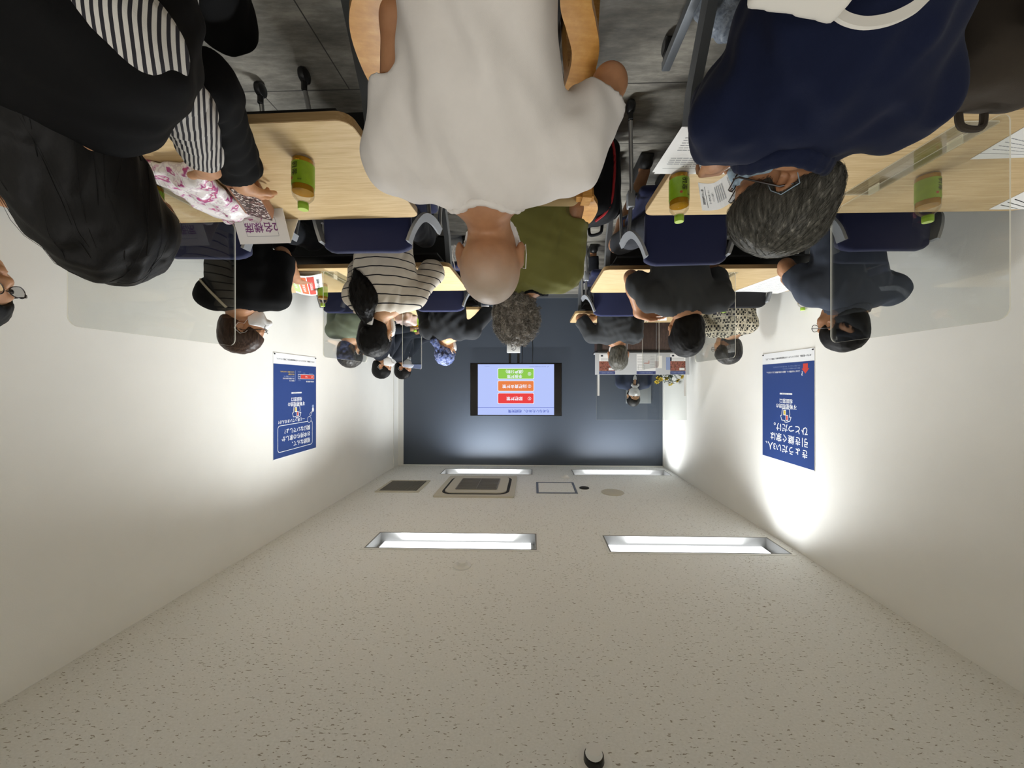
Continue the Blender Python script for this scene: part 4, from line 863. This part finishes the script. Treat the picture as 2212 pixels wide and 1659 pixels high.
# row by the screen
t10, i10 = person('person in a sage green shirt with short grey-brown hair, by the bubble-poster wall', (1.60, 3.34, .56), (1.64, 3.35, 1.025), (1.675, 3.39, 1.15), (25, -3, 0), skinm='skA', shirt=('sage', .9), hairs=('short', 'hdgrey'), mask='mask', glasses=True, res=.009, s=1.1)
t11, i11 = person('person in a washed-black shirt wearing a blue patterned bandana', (.77, 3.31, .56), (.76, 3.35, 1.02), (.80, 3.41, 1.145), (28, -4, 0), skinm='skA', shirt=('blkcrew', 1.75), hairs=('none', ''), mask='mask', res=.008,
    sh={1: v(.945, 3.35, .96), -1: v(.555, 3.37, .96)}, arms={-1: (v(.44, 3.54, .775), v(.51, 3.76, .80))}, infl=.02, amp=.007)
hd, Rh, root = i11['hd'], i11['Rh'], i11['root']; g = lambda x, y, z: hd+Rh @ v(x, y, z); S = SDF(); S.ell(g(0, -.018, .038), (.085, .105, .097), Rh, .02); S.ell(g(0, -.06, -.02), (.06, .05, .06), Rh, .02); S.cut(g(0, .06, .022), Rh @ v(0, .5, -1.)); S.disp.append(folds(.004, 2, (.03, .06)))
S.cap(g(0, -.1, -.03), g(.01, -.13, -.10), .03, .022, .02); S.cap(g(.01, -.11, -.04), g(.05, -.12, -.09), .018, .022, .02); S.mesh('bandana', .007, mt['bandana'], t11, root)
t12, i12 = person('person in a charcoal T-shirt with cropped grey hair and a mask, nearest the display counter', (-.76, 3.55, .56), (-.80, 3.57, 1.04), (-.83, 3.61, 1.175), (8, -2, 0), skinm='skB', shirt=('charcoal', .86), hairs=('crop', 'hgrey'), mask='mask', res=.008, s=1.14,
    sh={1: v(-.575, 3.58, .975), -1: v(-.965, 3.55, .985)}, arms={1: (v(-.475, 3.68, .80), v(-.62, 3.92, .765))}, infl=.017)
t13, i13 = person('person in a black and cream geometric print top, by the question-mark-poster wall', (-1.67, 3.22, .56), (-1.73, 3.28, 1.005), (-1.725, 3.34, 1.135), (-32, -2, 0), skinm='skA', shirt=('geo', 1.5), hairs=('bob', 'hdgrey'), glasses=True, res=.009,
    arms={1: (v(-1.53, 3.42, .79), v(-1.47, 3.72, .80))}, sw=.155, hands={1: dict(d=v(-.1, .5, .15), curl=(.2, .2, .2))})
def jacket(t, i, mat, w, res=.009, sl=1.85):
    S = SDF(); nk, up, f2, rt2, sh = i['nk'], i['up'], i['fw'], i['rt'], i['sh']; hip = i['root']+v(0, 0, nk[2]-.46); Rb = np.stack([rt2, f2, up], 1); at = lambda q: hip+(nk-hip)*q
    S.ell(at(.02), (w+.03, .145, .17), Rb, .05); S.ell(at(.4), (w+.012, .135, .19), Rb, .05); S.ell(at(.7), (w+.022, .138, .19), Rb, .05)
    for x in (-1, 1):
        el, wr = i['A'][x]; S.cap(sh[x], at(.86), .075, .1, .04); S.cap(nk+up*.0+rt2*x*.03, sh[x]+up*.02, .06, .056, .04); S.cap(sh[x], el, .072, .062, .035); S.cap(el, el+(wr-el)*.88, .06, .045, .03, flat=True)
    S.cap(nk+up*.05+f2*.11, at(.42)+f2*.17, .066, .032, .008, 's'); S.ell(nk+up*.06+f2*.02, (.07, .075, .06), Rb, .012, 's'); S.disp.append(folds(.004, 6)); return S.mesh('jacket', res, mat, t, i['root'])
t14, i14 = person('person in a dark suit and white mask by the side wall, further from the screen', (1.87, 4.60, .57), (1.885, 4.59, 1.11), (1.865, 4.57, 1.24), (82, -4, 0), yaw=88, skinm='skB', shirt=('shirtw', .6), hairs=('short', 'hblack'), mask='mask', eyes=True, res=.008, s=1.05, collar='shirt', infl=.003, amp=.001); jacket(t14, i14, mt['suit'], .16)
t15, i15 = person('person in a dark suit and white mask by the side wall, nearer the screen', (1.79, 5.10, .57), (1.80, 5.07, 1.11), (1.77, 5.05, 1.24), (95, -4, 0), yaw=92, skinm='skB', shirt=('shirtw', .6), hairs=('short', 'hblack'), mask='mask', eyes=True, res=.008, s=1.05, collar='shirt', infl=.003, amp=.001); jacket(t15, i15, mt['suit'], .16)
t16, i16 = person('person in a navy suit and white mask standing behind the display counter, facing the room', (-1.46, 5.40, .93), (-1.455, 5.385, 1.485), (-1.45, 5.35, 1.63), (178, -5, 0), yaw=180, skinm='skA', shirt=('shirtw', .6), hairs=('short', 'hblack'), mask='mask', eyes=True, res=.008, stand=True, collar='shirt', s=1.05,
    arms={1: (v(-1.70, 5.36, 1.18), v(-1.60, 5.19, 1.12)), -1: (v(-1.22, 5.36, 1.18), v(-1.32, 5.19, 1.12))}, infl=.004, amp=.001); jacket(t16, i16, mt['suitn'], .165)
b = MB(); r = i16['root']; b.tube([v(-1.50, 5.31, 1.49)-r, v(-1.49, 5.24, 1.38)-r, v(-1.45, 5.225, 1.26)-r], .004, 6); b.build('lanyard', mt['black'], t16)

# shoulder strap lying on the black top
def on_surface(o, px, py, off=.004):
    o_ = V3(0, 0, CAMZ); d = FW+RT*(PX0-px)/F+V3(0, 0, (py-829.5)/F); M_ = o.matrix_world if o.parent is None else Matrix.Translation(o.parent.location)
    l = np.array(M_.translation); hit, loc, nn, _ = o.ray_cast(Vector(o_-l), Vector(nrm(d)))
    return np.array(loc)+np.array(nn)*off if hit else None
so = [c for c in t5.children if c.name.startswith('shirt')][0]
pts = [on_surface(so, 392+i*8.2, 560+i*9.3-i*i*.06) for i in range(13)]; pts = [q for q in pts if q is not None]
if len(pts) > 2: b = MB(); b.sweep(pts, [(-.007, -.002), (.007, -.002), (.007, .002), (-.007, .002)], 0, False, (0, -1, .4)); b.build('bag_strap', M('beige_strap', 'A59A82', .7), t5, 50)

# ------------------------------------------------------------------ bottles of tea
def bottle(lab, p, rz=0):
    t = thing('tea_bottle', lab, 'bottle', p, rz, 'bottles of green tea'); r = .033
    b = MB(); b.lathe([(.001, .002), (.026, .0), (r, .006), (r, .112), (.031, .124), (.022, .136), (.0145, .142), (.0145, .15)], seg=28); b.build('bottle_wall', mt['pet'], t, 50)
    b = MB(); b.lathe([(.001, .004), (.025, .003), (r-.0015, .008), (r-.0015, .110), (.001, .1105)], seg=28); b.build('tea', mt['tea'], t, 50)
    b = MB(); b.lathe([(r+.0002, .022), (r+.0006, .022), (r+.0006, .093), (r+.0002, .093)], seg=36)
    lb = b.build('label', mt['label'], t, 50); q = MB()
    for k, (s_, x, z, sz, m_) in enumerate((('綾', .0, .058, .021, 0), ('鷹', .0, .036, .021, 0), ('緑茶', -.016, .082, .006, 0), ('●', .012, .076, .012, 1))):
        vv, ff = text2d(s_, sz, .008); q.add([((r+.0011)*math.sin((x+a)/r), -(r+.0011)*math.cos((x+a)/r), z+c) for a, c in vv], ff, m_)
    q.build('lettering', [mt['brush'], mt['seal']], lb, False)
    b = MB(); b.lathe([(.0135, .141), (.0165, .141), (.0165, .152), (.001, .152)], seg=24); b.build('neck_ring', mt['pet'], t, 40)
    b = MB(); pr = [(.0155, .144), (.0158, .163), (.0145, .1655), (.001, .1655)]; b.lathe(pr, seg=30); b.m = [0]*len(b.m); b.m[-1] = 1
    for i in range(60, 90): b.m[i] = 1
    b.build('cap', [mt['cap'], mt['captop']], t, 30); return t
tb0 = bottle('bottle of tea standing alone near the glitter purse', Pz(655, 343, TZ), .25)
for lab, px, py, rz in (('bottle of tea between the two handouts of the person in the navy polo', 1467, 377, -.2), ('bottle of tea near the wall behind the clear divider, beside a white handout', 2004, 378, -.3), ('bottle of tea half hidden behind the long black hair', 328, 400, .9),
                        ('bottle of tea beside the ponytailed person, behind a clear divider', 697, 613, .9), ('bottle of tea beside the person in the blue bandana', 897, 684, 1.2), ('bottle of tea by the wall beside the person in the blue-grey shirt', 1734, 624, -.2), ('bottle of tea behind the divider next to the person in charcoal with a raised hand', 1563, 630, .4), ('bottle of tea at the table end, beside the cropped grey-haired person', 1262, 693, .6)): dup(tb0, Pz(px, py, TZ), rz, lab)

# ------------------------------------------------------------------ clear dividers
def divider(lab, x, y, rz, L=.58, h=.56):
    t = thing('clear_divider', lab, 'divider', (x, y, TZ), rz, 'clear acrylic desk dividers'); b = MB(); q = rrect(-L/2, .012, L/2, h, .03); n = len(q)     # panel runs along local y
    b.add([(sx*.0022, a, c) for sx in (-1, 1) for a, c in q], [list(range(n))[::-1], list(range(n, 2*n))], 0); b.add([(sx*.0022, a, c) for sx in (-1, 1) for a, c in q], [[i, (i+1) % n, n+(i+1) % n, n+i] for i in range(n)], 1); b.build('panel', [mt['acryl'], mt['aedge']], t, False)
    b = MB(); q = rrect(-.055, -L/2+.06, .055, L/2-.12, .012); n = len(q)
    b.add([(a, c, z) for z in (.0, .004) for a, c in q], [list(range(n))[::-1], list(range(n, 2*n))], 0); b.add([(a, c, z) for z in (.0, .004) for a, c in q], [[i, (i+1) % n, n+(i+1) % n, n+i] for i in range(n)], 1); f = b.build('foot', [mt['acryl'], mt['aedge']], t, False)
    b = MB(); [b.bx(-.006, -.002, yy-.02, yy+.02, .004, .03) for yy in (-.16, .1)]; b.build('clip', mt['aedge'], f, False); return t
d0 = divider('clear divider in the near row, behind the long black hair', 1.345, 1.335, .045)
for lab, x, y, rz in (('clear divider in the near row, beside the navy polo', -1.245, 1.29, 0), ('clear divider in the middle row, at the ponytailed person', 1.31, 2.59, .03), ('clear divider in the middle row, next to the person in charcoal with a raised hand', -1.29, 2.68, 0), ('clear divider in the front row, beside the two suited people', 1.28, 3.93, .03), ('clear divider in the front row, before the dark wood counter', -1.30, 4.13, 0)): dup(d0, (x, y, TZ+.0003), rz, lab)

# ------------------------------------------------------------------ papers and things on the tables
def sheet(name, lab, cat, corners, mats, fn, group=None, bend=None, th=.0008):
    """a sheet whose corners (near start, near end, far end, far start) are given; fn draws in a 0..1 square"""
    c = [np.array(q, float) for q in corners]; o = sum(c)/4; c = [q-o for q in c]; t = thing(name, lab, cat, o, 0, group); n = nrm(np.cross(c[1]-c[0], c[3]-c[0]))
    if n[2] < 0: n = -n
    def T(x, y, z): return c[0]*(1-x)*(1-y)+c[1]*x*(1-y)+c[2]*x*y+c[3]*(1-x)*y+n*z+(np.array([0, 0, bend(x, y)]) if bend else 0)
    p = Panel(T, list(mats)); N = 12 if bend else 1
    for k, z in ((0, th), (1, 0)):
        for i in range(N):
            for j in range(N):
                q = [T((i+a)/N, (j+b_)/N, z) for a, b_ in ((0, 0), (1, 0), (1, 1), (0, 1))]; p.add(q if k == 0 else q[::-1], [[0, 1, 2, 3]], 0)
    p.z = th; p.dz = .0003 if bend else .00012; p.sub = 10 if bend else 1; fn(p)
    if bend: p.z = th
    p.done('printed_sheet', t); return t
def lines(p, x0, x1, ys, w=.012, k='ink'):
    for y in ys:
        n = 10
        for i in range(n):
            a = x0+(x1-x0)*i/n; b_ = x0+(x1-x0)*(i+.88)/n; p.z -= p.dz; p.rect(a, y-w/2, b_, y+w/2, k)
    p.z += p.dz
def doc(title, hl=.86):
    def fn(p):
        p.rect(.06, hl, .94, hl+.006, 'ink2'); p.text(title, .5, hl-.055, .045, 'ink2', .01); lines(p, .08, .9, [hl-.11-.045*i for i in range(4)], .014); p.stroke([(.4, .2), (.9, .2), (.9, .42), (.4, .42)], .006, 'ink', True); lines(p, .1, .8, [hl-.42-.05*i for i in range(6)], .012)
    return fn
z = TZ+.0006
def flat(a, b, c, d, dz=0): return [Pz(*q, z+dz) for q in (a, b, c, d)]
sheet('handout', 'printed handout on the table under the navy sleeve, with a line below its heading', 'handout', flat((1480, 275), (1620, 275), (1590, 376), (1413, 375)), ['paper', 'ink', 'ink2'], doc('マトリックストラスト'), 'printed handouts')
sheet('handout', 'second copy lying under the first handout, its edge showing at the table end', 'handout', [q-np.array([0, 0, .0004]) for q in flat((1473, 274), (1610, 274), (1580, 372), (1409, 372))], ['paper'], lambda p: None, 'printed handouts', th=.0003)
c0 = [P(1520, 352, 1.06), P(1623, 372, 1.02), P(1605, 408, 1.10), P(1513, 461, 1.18)]
sheet('handout', 'printed handout held up and curling, in front of the blue mask', 'handout', [P(1600, 345, 1.05), P(1625, 395, 1.08), P(1517, 462, 1.26), P(1508, 402, 1.22)], ['paper', 'ink', 'ink2'], lambda p: (p.rect(.12, .84, .9, .85, 'ink2'), p.text('老いの不動産相続', .5, .91, .07, 'ink2', .01), p.text('1.トータルサポート', .5, .76, .06, 'ink2', .01), p.text('ご相談ください', .5, .68, .05, 'ink2'), lines(p, .15, .75, [.6, .56, .52, .48, .44], .014), lines(p, .1, .9, [.3, .24, .18], .012)), 'printed handouts', lambda x, y: .035*math.sin(PI*min(1, max(0, y)))*.6-.03*max(0, y-.6))
sheet('handout', 'printed handout with a ruled line by the wall, beside the tea bottle and clear divider', 'handout', flat((2240, 258), (2300, 300), (2212, 340), (2095, 344)), ['paper', 'ink', 'ink2'], lambda p: (p.rect(.0, .82, .9, .83, 'ink2'), lines(p, .1, .9, [.7, .6, .5, .4], .02)), 'printed handouts')
sheet('handout', 'white handout poking over the far table edge at the wall by the clear divider', 'handout', flat((2230, 405), (2330, 450), (2160, 452), (2136, 452)), ['paper', 'ink', 'ink2'], lambda p: lines(p, .1, .9, [.75, .6, .45], .03), 'printed handouts')
sheet('handout', 'handout with a grey map on the table beside the ponytailed person', 'handout', flat((885, 582), (925, 583), (945, 612), (895, 615)), ['paper', 'ink', 'ink2', 'photo'], lambda p: (p.rect(.05, .3, .95, .33, 'ink2'), p.rr(.2, .4, .9, .8, .05, 'board'), lines(p, .2, .8, [.1, .2], .04)), 'printed handouts')
sheet('handout', 'white sheet on the table by the wall, behind the person in black with a strap', 'handout', flat((560, 600), (600, 614), (632, 634), (560, 634)), ['paper', 'ink'], lambda p: lines(p, .1, .9, [.2+.1*i for i in range(6)], .02), 'printed handouts')
def fan(p):
    p.rect(0, .1, .22, .9, 's_paper_green'); p.rect(.26, .08, .5, .92, 'orangep'); p.rect(.53, .06, .75, .94, 'pred')
    for x, s_ in ((.11, '争族対策'), (.38, '納税資金対策'), (.64, '節税対策'), (.87, 'もめない相続')): p.text(s_, x, .5, .1, 'paper' if x < .8 else 'ink2', .01, 'CENTER', 1, PI/2)
mt['s_paper_green'] = M('pale_green_print', 'B9CF8A', .6)
sheet('leaflet', 'leaflet with red, orange and green bands curling under the hand of the person in black', 'leaflet', [Pz(640, 632, z+.05), Pz(698, 634, z+.04), Pz(695, 590, z+.012), Pz(622, 590, z+.012)], ['paper', 's_paper_green', 'orangep', 'pred', 'ink2'], fan, None, lambda x, y: .018*math.sin(PI*x))
sheet('leaflet', 'white leaflet with a dark oval by the writing hand of the person in black', 'leaflet', flat((575, 588), (690, 586), (690, 606), (575, 611)), ['paper', 'ink2', 'grille'], lambda p: (p.poly([(.45+.16*math.cos(a), .5+.36*math.sin(a)) for a in np.linspace(0, 2*PI, 24, endpoint=False)], 'grille'), lines(p, .05, .25, [.3, .45, .6], .05)))
sheet('handout', 'large white handout by the wall, between the charcoal and blue-grey shirts', 'handout', flat((1700, 588), (1790, 600), (1680, 634), (1575, 633)), ['paper', 'ink', 'ink2'], lambda p: (lines(p, .1, .9, [.2+.045*i for i in range(15)], .008), p.rect(.1, .1, .9, .108, 'ink2')), 'printed handouts')
sheet('handout', 'white sheet pushed out by the table end at the blue bandana', 'handout', flat((1040, 660), (1056, 660), (1062, 688), (1040, 690)), ['paper', 'ink'], lambda p: lines(p, .1, .9, [.3, .5, .7], .03), 'printed handouts')
sheet('handout', 'white sheet beside the tea bottle of the bandana wearer', 'handout', flat((903, 676), (925, 676), (925, 690), (900, 690)), ['paper', 'ink'], lambda p: lines(p, .1, .9, [.3, .5, .7], .03), 'printed handouts')
sheet('handout', 'white sheet between the two charcoal T-shirts in the row by the screen', 'handout', flat((1383, 680), (1440, 678), (1440, 692), (1383, 694)), ['paper', 'ink'], lambda p: lines(p, .1, .9, [.3, .5, .7], .03), 'printed handouts')

def name_card(lab, x0, x1, y, z0, h, mat='paper', txt=True, tilt=.06, rz=0):
    c = np.array([(x0+x1)/2, y, z0]); t = thing('table_sign', lab, 'sign', c, rz, 'folded seat signs'); w = abs(x1-x0)/2; b = MB(); th = .0012
    prof = [(-.05, 0), (0, h), (.05, 0), (.05-2*th, 0), (0, h-3*th), (-.05+2*th, 0)]; n = 6
    b.add([(sx*w, a, c_) for sx in (-1, 1) for a, c_ in prof], [list(range(n))[::-1], list(range(n, 2*n))]+[[i, (i+1) % n, n+(i+1) % n, n+i] for i in range(n)]); o = b.build('folded_card', mt[mat], t, False)
    if txt:
        u = np.array([1, 0, 0.]); vv = nrm((0, .05, h)); p = Panel(plane_T((0, -.025-.0004, h/2+.0002), u, vv), ['purple', 'ink']); p.stroke(rrect(-w*.62, -h*.27, w*.62, h*.3, .002), .0016, 'ink', True); p.text('2名様席', 0, 0, h*.34, 'purple', .012); p.done('lettering', o)
    return t
# flat-topped seat sign standing behind the purse
q0 = Pz(500, 470, TZ); name_card('folded white sign reading 2 seats in purple, behind the glitter purse', 1.265, 1.035, 1.565, TZ+.0005, .125, rz=.05)
# floral plastic wrap
S = SDF(); a, b_ = Pz(352, 372, .74), Pz(545, 468, .74); S.box((1.215, 1.36, TZ+.024), (.085, .19, .022), rotm(0, 0, -.05), .015, .02); S.cap((1.16, 1.22, TZ+.05), (1.20, 1.46, TZ+.045), .03, .025, .03); S.cap((1.10, 1.2, TZ+.04), (1.14, 1.34, TZ+.05), .025, .02, .03); S.disp.append(folds(.011, 12, (.05, .13), 7, 1)); S.cut((0, 0, TZ+.0008), (0, 0, -1)); r0 = (1.215, 1.36, TZ+.0005)
tag(S.mesh('floral_bag', .005, mt['floral'], None, r0), 'crumpled white plastic bag with pink flowers on the near table', 'bag')
# glitter purse
pc = Pz(585, 445, .775); t = thing('purse', 'brown leather purse with glitter panels under a hand', 'purse', (1.06, 1.37, TZ+.001), -.42); b = MB()
b.box((0, 0, .028), (.05, .117, .026), rotm(0, .12, 0), .012, 0, 3); b.build('body', mt['leather'], t, 40); b = MB(); b.box((-.004, 0, .0545), (.042, .108, .003), rotm(0, .12, 0), .0025); b.build('glitter_panel', mt['glitter'], t, 40)
b = MB(); b.tube([(.043, -.1, .03), (.0435, 0, .03), (.043, .1, .03)], .002, 6); b.build('zip', mt['chrome'], t)
# pen in the hand of the person in black
b = MB(); b.tube([v(1.63, 2.50, .742), v(1.60, 2.56, .735)], .005, 8); tag(b.build('pen', mt['black'], None, True), 'short black pen at the writing hand of the person in black', 'pen')
# plastic bag folded up in front of the ponytailed person
S = SDF(); r0 = Pz(870, 690, TZ); S.box((1.32, 3.86, TZ+.05), (.07, .14, .05), rotm(0, 0, .1), .02, .02); S.disp.append(folds(.016, 5, (.07, .16), 6, 1)); S.cut((0, 0, TZ+.001), (0, 0, -1)); tag(S.mesh('gift_bag', .008, M('pale_pink_plastic', 'BFA9A2', .4, bump=.3, bs=60), None, (1.32, 3.86, TZ+.001)), 'crumpled pale pink bag on the front-row table behind the ponytail', 'bag')

# ------------------------------------------------------------------ bags on and around chairs
def backpack(lab, loc, rz, s, body, pipe=None, tilt=0):
    t = thing('backpack', lab, 'backpack', loc, rz); R = rotm(tilt, 0, 0)
    S = SDF(); S.box(R @ (v(0, 0, .24)*s), (.15*s, .10*s, .23*s), R, .08*s, .03); S.box(R @ (v(0, -.11, .17)*s), (.12*s, .04*s, .13*s), R, .035*s, .02); S.disp.append(folds(.005, 3)); S.cut((0, 0, .004), (0, 0, -1)); S.mesh('body', .009, mt[body], t)
    for x in (-1, 1):
        b = MB(); b.sweep([R @ (v(.08*x, .08, .43)*s), R @ (v(.085*x, .14, .38)*s), R @ (v(.09*x, .145, .2)*s), R @ (v(.1*x, .1, .06)*s)], [(-.025*s, -.006), (.025*s, -.006), (.025*s, .006), (-.025*s, .006)], 0, False, (0, 1, 0)); b.build('strap', mt[body], t)
        if pipe: b = MB(); b.tube(smooth_path([R @ (v(.13*x, -.088, .03)*s), R @ (v(.154*x, -.05, .14)*s), R @ (v(.154*x, -.05, .3)*s), R @ (v(.128*x, -.05, .43)*s), R @ (v(.05*x, -.05, .48)*s)]), .007*s, 6); b.build('piping', mt[pipe], t)
    b = MB(); b.tube(smooth_path([R @ (v(-.04, .06, .455)*s), R @ (v(-.03, .06, .5)*s), R @ (v(.03, .06, .5)*s), R @ (v(.04, .06, .455)*s)]), .009*s, 8); b.build('handle', mt[body], t); return t
backpack('black backpack with red piping on the floor beside the olive top', (-.345, 2.2, .002), .6, 1.08, 'bpblk', 'bpred')
backpack('brown backpack on the black chair by the wall', (-1.0, .82, .468), -.1, .8, 'bpbrn')
S = SDF(); S.ell((-.70, 1.30, .10), (.13, .10, .10), None, .03); S.ell((-.68, 1.30, .19), (.07, .06, .06), None, .05); S.disp.append(folds(.012, 4, (.05, .1), 6, 1)); S.cut((0, 0, .002), (0, 0, -1)); tag(S.mesh('plastic_bag', .008, mt['plasticbag'], None, (-.70, 1.30, 0)), 'crinkled grey plastic bag on the floor by the table leg', 'bag')
# white tote hung over the chair back behind the navy polo
t = thing('tote_bag', 'white paper tote hanging behind the navy polo', 'bag', (-.35, .47, .74)); S = SDF(); S.box((0, -.02, .09), (.055, .02, .17), rotm(.0, .2, 0), .006, .004); S.disp.append(folds(.002, 2)); S.mesh('bag_body', .007, mt['tote'], t)
c = [P(1800, 5, .50), P(1806, 25, .50), P(1830, 42, .50), P(1870, 50, .50), P(1920, 42, .50), P(1965, 22, .50), P(1990, 2, .50), P(2010, -25, .50), P(2000, -60, .49), P(1960, -95, .48)]
b = MB(); b.sweep(smooth_path([q-v(-.35, .47, .74) for q in c]), [(-.007, -.0025), (.007, -.0025), (.007, .0025), (-.007, .0025)], 0, False, (0, -1, 0)); b.build('handle', mt['tote'], t, 50)

# ------------------------------------------------------------------ display counter at the screen wall
t = thing('display_counter', 'dark brown wood counter in front of the slate wall', 'counter', (-1.40, 4.93, 0)); b = MB(); b.bx(-.55, .55, -.16, .17, .06, 1.02, .004); b.bx(-.52, .52, -.13, .14, 0, .06); b.build('cabinet', mt['darkwood'], t)
b = MB(); b.bx(-.57, .57, -.18, .19, 1.02, 1.05, .006); b.build('countertop', mt['blackm'], t); b = MB(); [b.bx(x-.004, x+.004, -.164, -.16, .06, 1.02) for x in (-.18, .19)]; b.build('seams', mt['gray'], t, False); b = MB(); b.bx(.51, .57, -.175, -.15, 0, 1.02); b.build('corner_post', mt['black'], t)
x0, x1, y0, zb, zt = -1.985, -.80, 4.74, 1.04, 1.335; R_ = plane_T
t = thing('brochure_stand', 'pale grey display board with brochures on the dark counter', 'display board', ((x0+x1)/2, y0, 1.051)); w2 = (x1-x0)/2; hh = zt-1.055
b = MB(); b.bx(-w2, w2, .0, .02, -.02+.02, hh, .002); b.bx(-w2, w2, .02, .12, 0, .015); b.build('board', mt['board'], t)
def broch(p, x, w, k):
    p.rect(x, .02, x+w, hh-.004, 'pwhite'); p.rect(x, hh-.045, x+w, hh-.004, 'navyp'); p.text('不動産相続の相談窓口', x+w/2, hh-.024, .017, 'plav', .01)
    if k: p.rect(x, hh-.17, x+w, hh-.047, 'photo'); p.rr(x+.01, hh-.085, x+w*.4, hh-.055, .004, 'pwhite'); lines(p, x+.02, x+w-.02, [.1, .085, .07], .004, 'ink'); p.rect(x+w-.05, .03, x+w-.02, .05, 'ink2')
    else:
        p.rect(x+.08, .13, x+.15, .14, 'orangep'); p.rect(x+.08, .10, x+.09, .14, 'orangep'); lines(p, x+.01, x+.07, [.05+.02*i for i in range(8)], .004); lines(p, x+w*.6, x+w-.01, [.05+.02*i for i in range(8)], .004); p.stroke(rrect(x+w*.6, .16, x+w-.02, .22, .004), .003, 'ink', True)
for x_, w_, k_ in ((-w2+.05, .19, 1), (-.17, .24, 0), (w2-.25, .2, 1)):
    p = Panel(plane_T((0, -.0012, 0), (1, 0, 0), (0, 0, 1)), ['pwhite', 'navyp', 'photo', 'ink']); broch(p, x_, w_, k_); p.done('brochure', t)
for x_, x2, z0, z1, k_ in ((-.37, -.30, .06, hh-.06, 'plav'), (-.25, -.19, .04, .2, 'paper')):
    p = Panel(plane_T((0, -.0012, 0), (1, 0, 0), (0, 0, 1)), [k_]); p.rect(x_, z0, x2, z1, k_); p.done('card', t)
t = thing('counter_screen', 'large clear screen on two white posts above the brochures', 'divider', (-1.40, 4.80, 1.051)); b = MB(); q = [(-.575, .03), (.575, .03), (.575, .86), (-.575, .86)]; b.add([(a, sy*.0022, c) for sy in (-1, 1) for a, c in q], [[0, 1, 2, 3], [4, 7, 6, 5]], 0); b.add([(a, sy*.0022, c) for sy in (-1, 1) for a, c in q], [[i, (i+1) % 4, 4+(i+1) % 4, 4+i] for i in range(4)], 1); b.build('panel', [mt['acryl'], mt['aedge']], t, False)
for x in (-.55, .55):
    b = MB(); b.bx(x-.012, x+.012, -.014, -.003, 0, .55); b.bx(x-.03, x+.03, -.03, .05, 0, .008); b.build('post', mt['white'], t)
# wall panel and flowers
b = MB(); b.bx(-.20, .20, -.025, 0, -.16, .16, .004); o = b.build('wall_panel', M('grey_panel', '7B7F80', .5), None, 35); o.location = (-1.70, YB, 1.60); tag(o, 'plain grey square panel on the slate wall behind the standing person', 'wall panel')
t = thing('flower_bouquet', 'bouquet of yellow and white flowers on the counter by the wall', 'flowers', (-1.80, 4.98, 1.051)); b = MB(); b.lathe([(.04, 0), (.05, .06), (.06, .16), (.05, .16), (.001, .15)], seg=18); b.build('vase', mt['white'], t)
lf = MB(); st = MB(); k = 0
for i in range(26):
    a = rng.uniform(0, 2*PI); rr_ = rng.uniform(.03, .17); e = v(max(min(rr_*math.cos(a)*1.2, .18), -.19), rr_*math.sin(a)*.6, rng.uniform(.24, .40)); st.tube([(0, 0, .12), e*.6+v(0, 0, .06), e], .003, 5)
    if i < 13:
        F_ = MB(); m_ = 'fyel' if i % 3 else 'fwht'; n_ = nrm(e-v(0, .1, .1)+v(0, -.25, 0)); u = nrm(np.cross(n_, [0, 0, 1])); w_ = np.cross(n_, u)
        for j in range(7):
            c_ = 2*PI*j/7; dd = u*math.cos(c_)+w_*math.sin(c_); s2 = np.cross(n_, dd); F_.add([e, e+dd*.02+s2*.011+n_*.012, e+dd*.038+n_*.016, e+dd*.02-s2*.011+n_*.012, e+n_*.006], [[0, 1, 2, 3], [0, 3, 4], [0, 4, 1]])
        F_.build('flower', mt[m_], t, True)
    for j in range(3):
        c_ = rng.uniform(0, 6.3); dd = nrm(v(math.cos(c_), math.sin(c_)*.6, rng.uniform(-.2, .6))); p0 = e*rng.uniform(.55, .95)+v(0, 0, .03); s2 = nrm(np.cross(dd, [0, .3, 1])); nn = np.cross(s2, dd); lf.add([p0, p0+dd*.03+s2*.014, p0+dd*.07, p0+dd*.03-s2*.014, p0+dd*.035+nn*.006], [[0, 1, 4], [1, 2, 4], [2, 3, 4], [3, 0, 4]])
lf.build('leaves', mt['leaf'], t); st.build('stems', mt['leaf'], t)
bpy.context.view_layer.update()
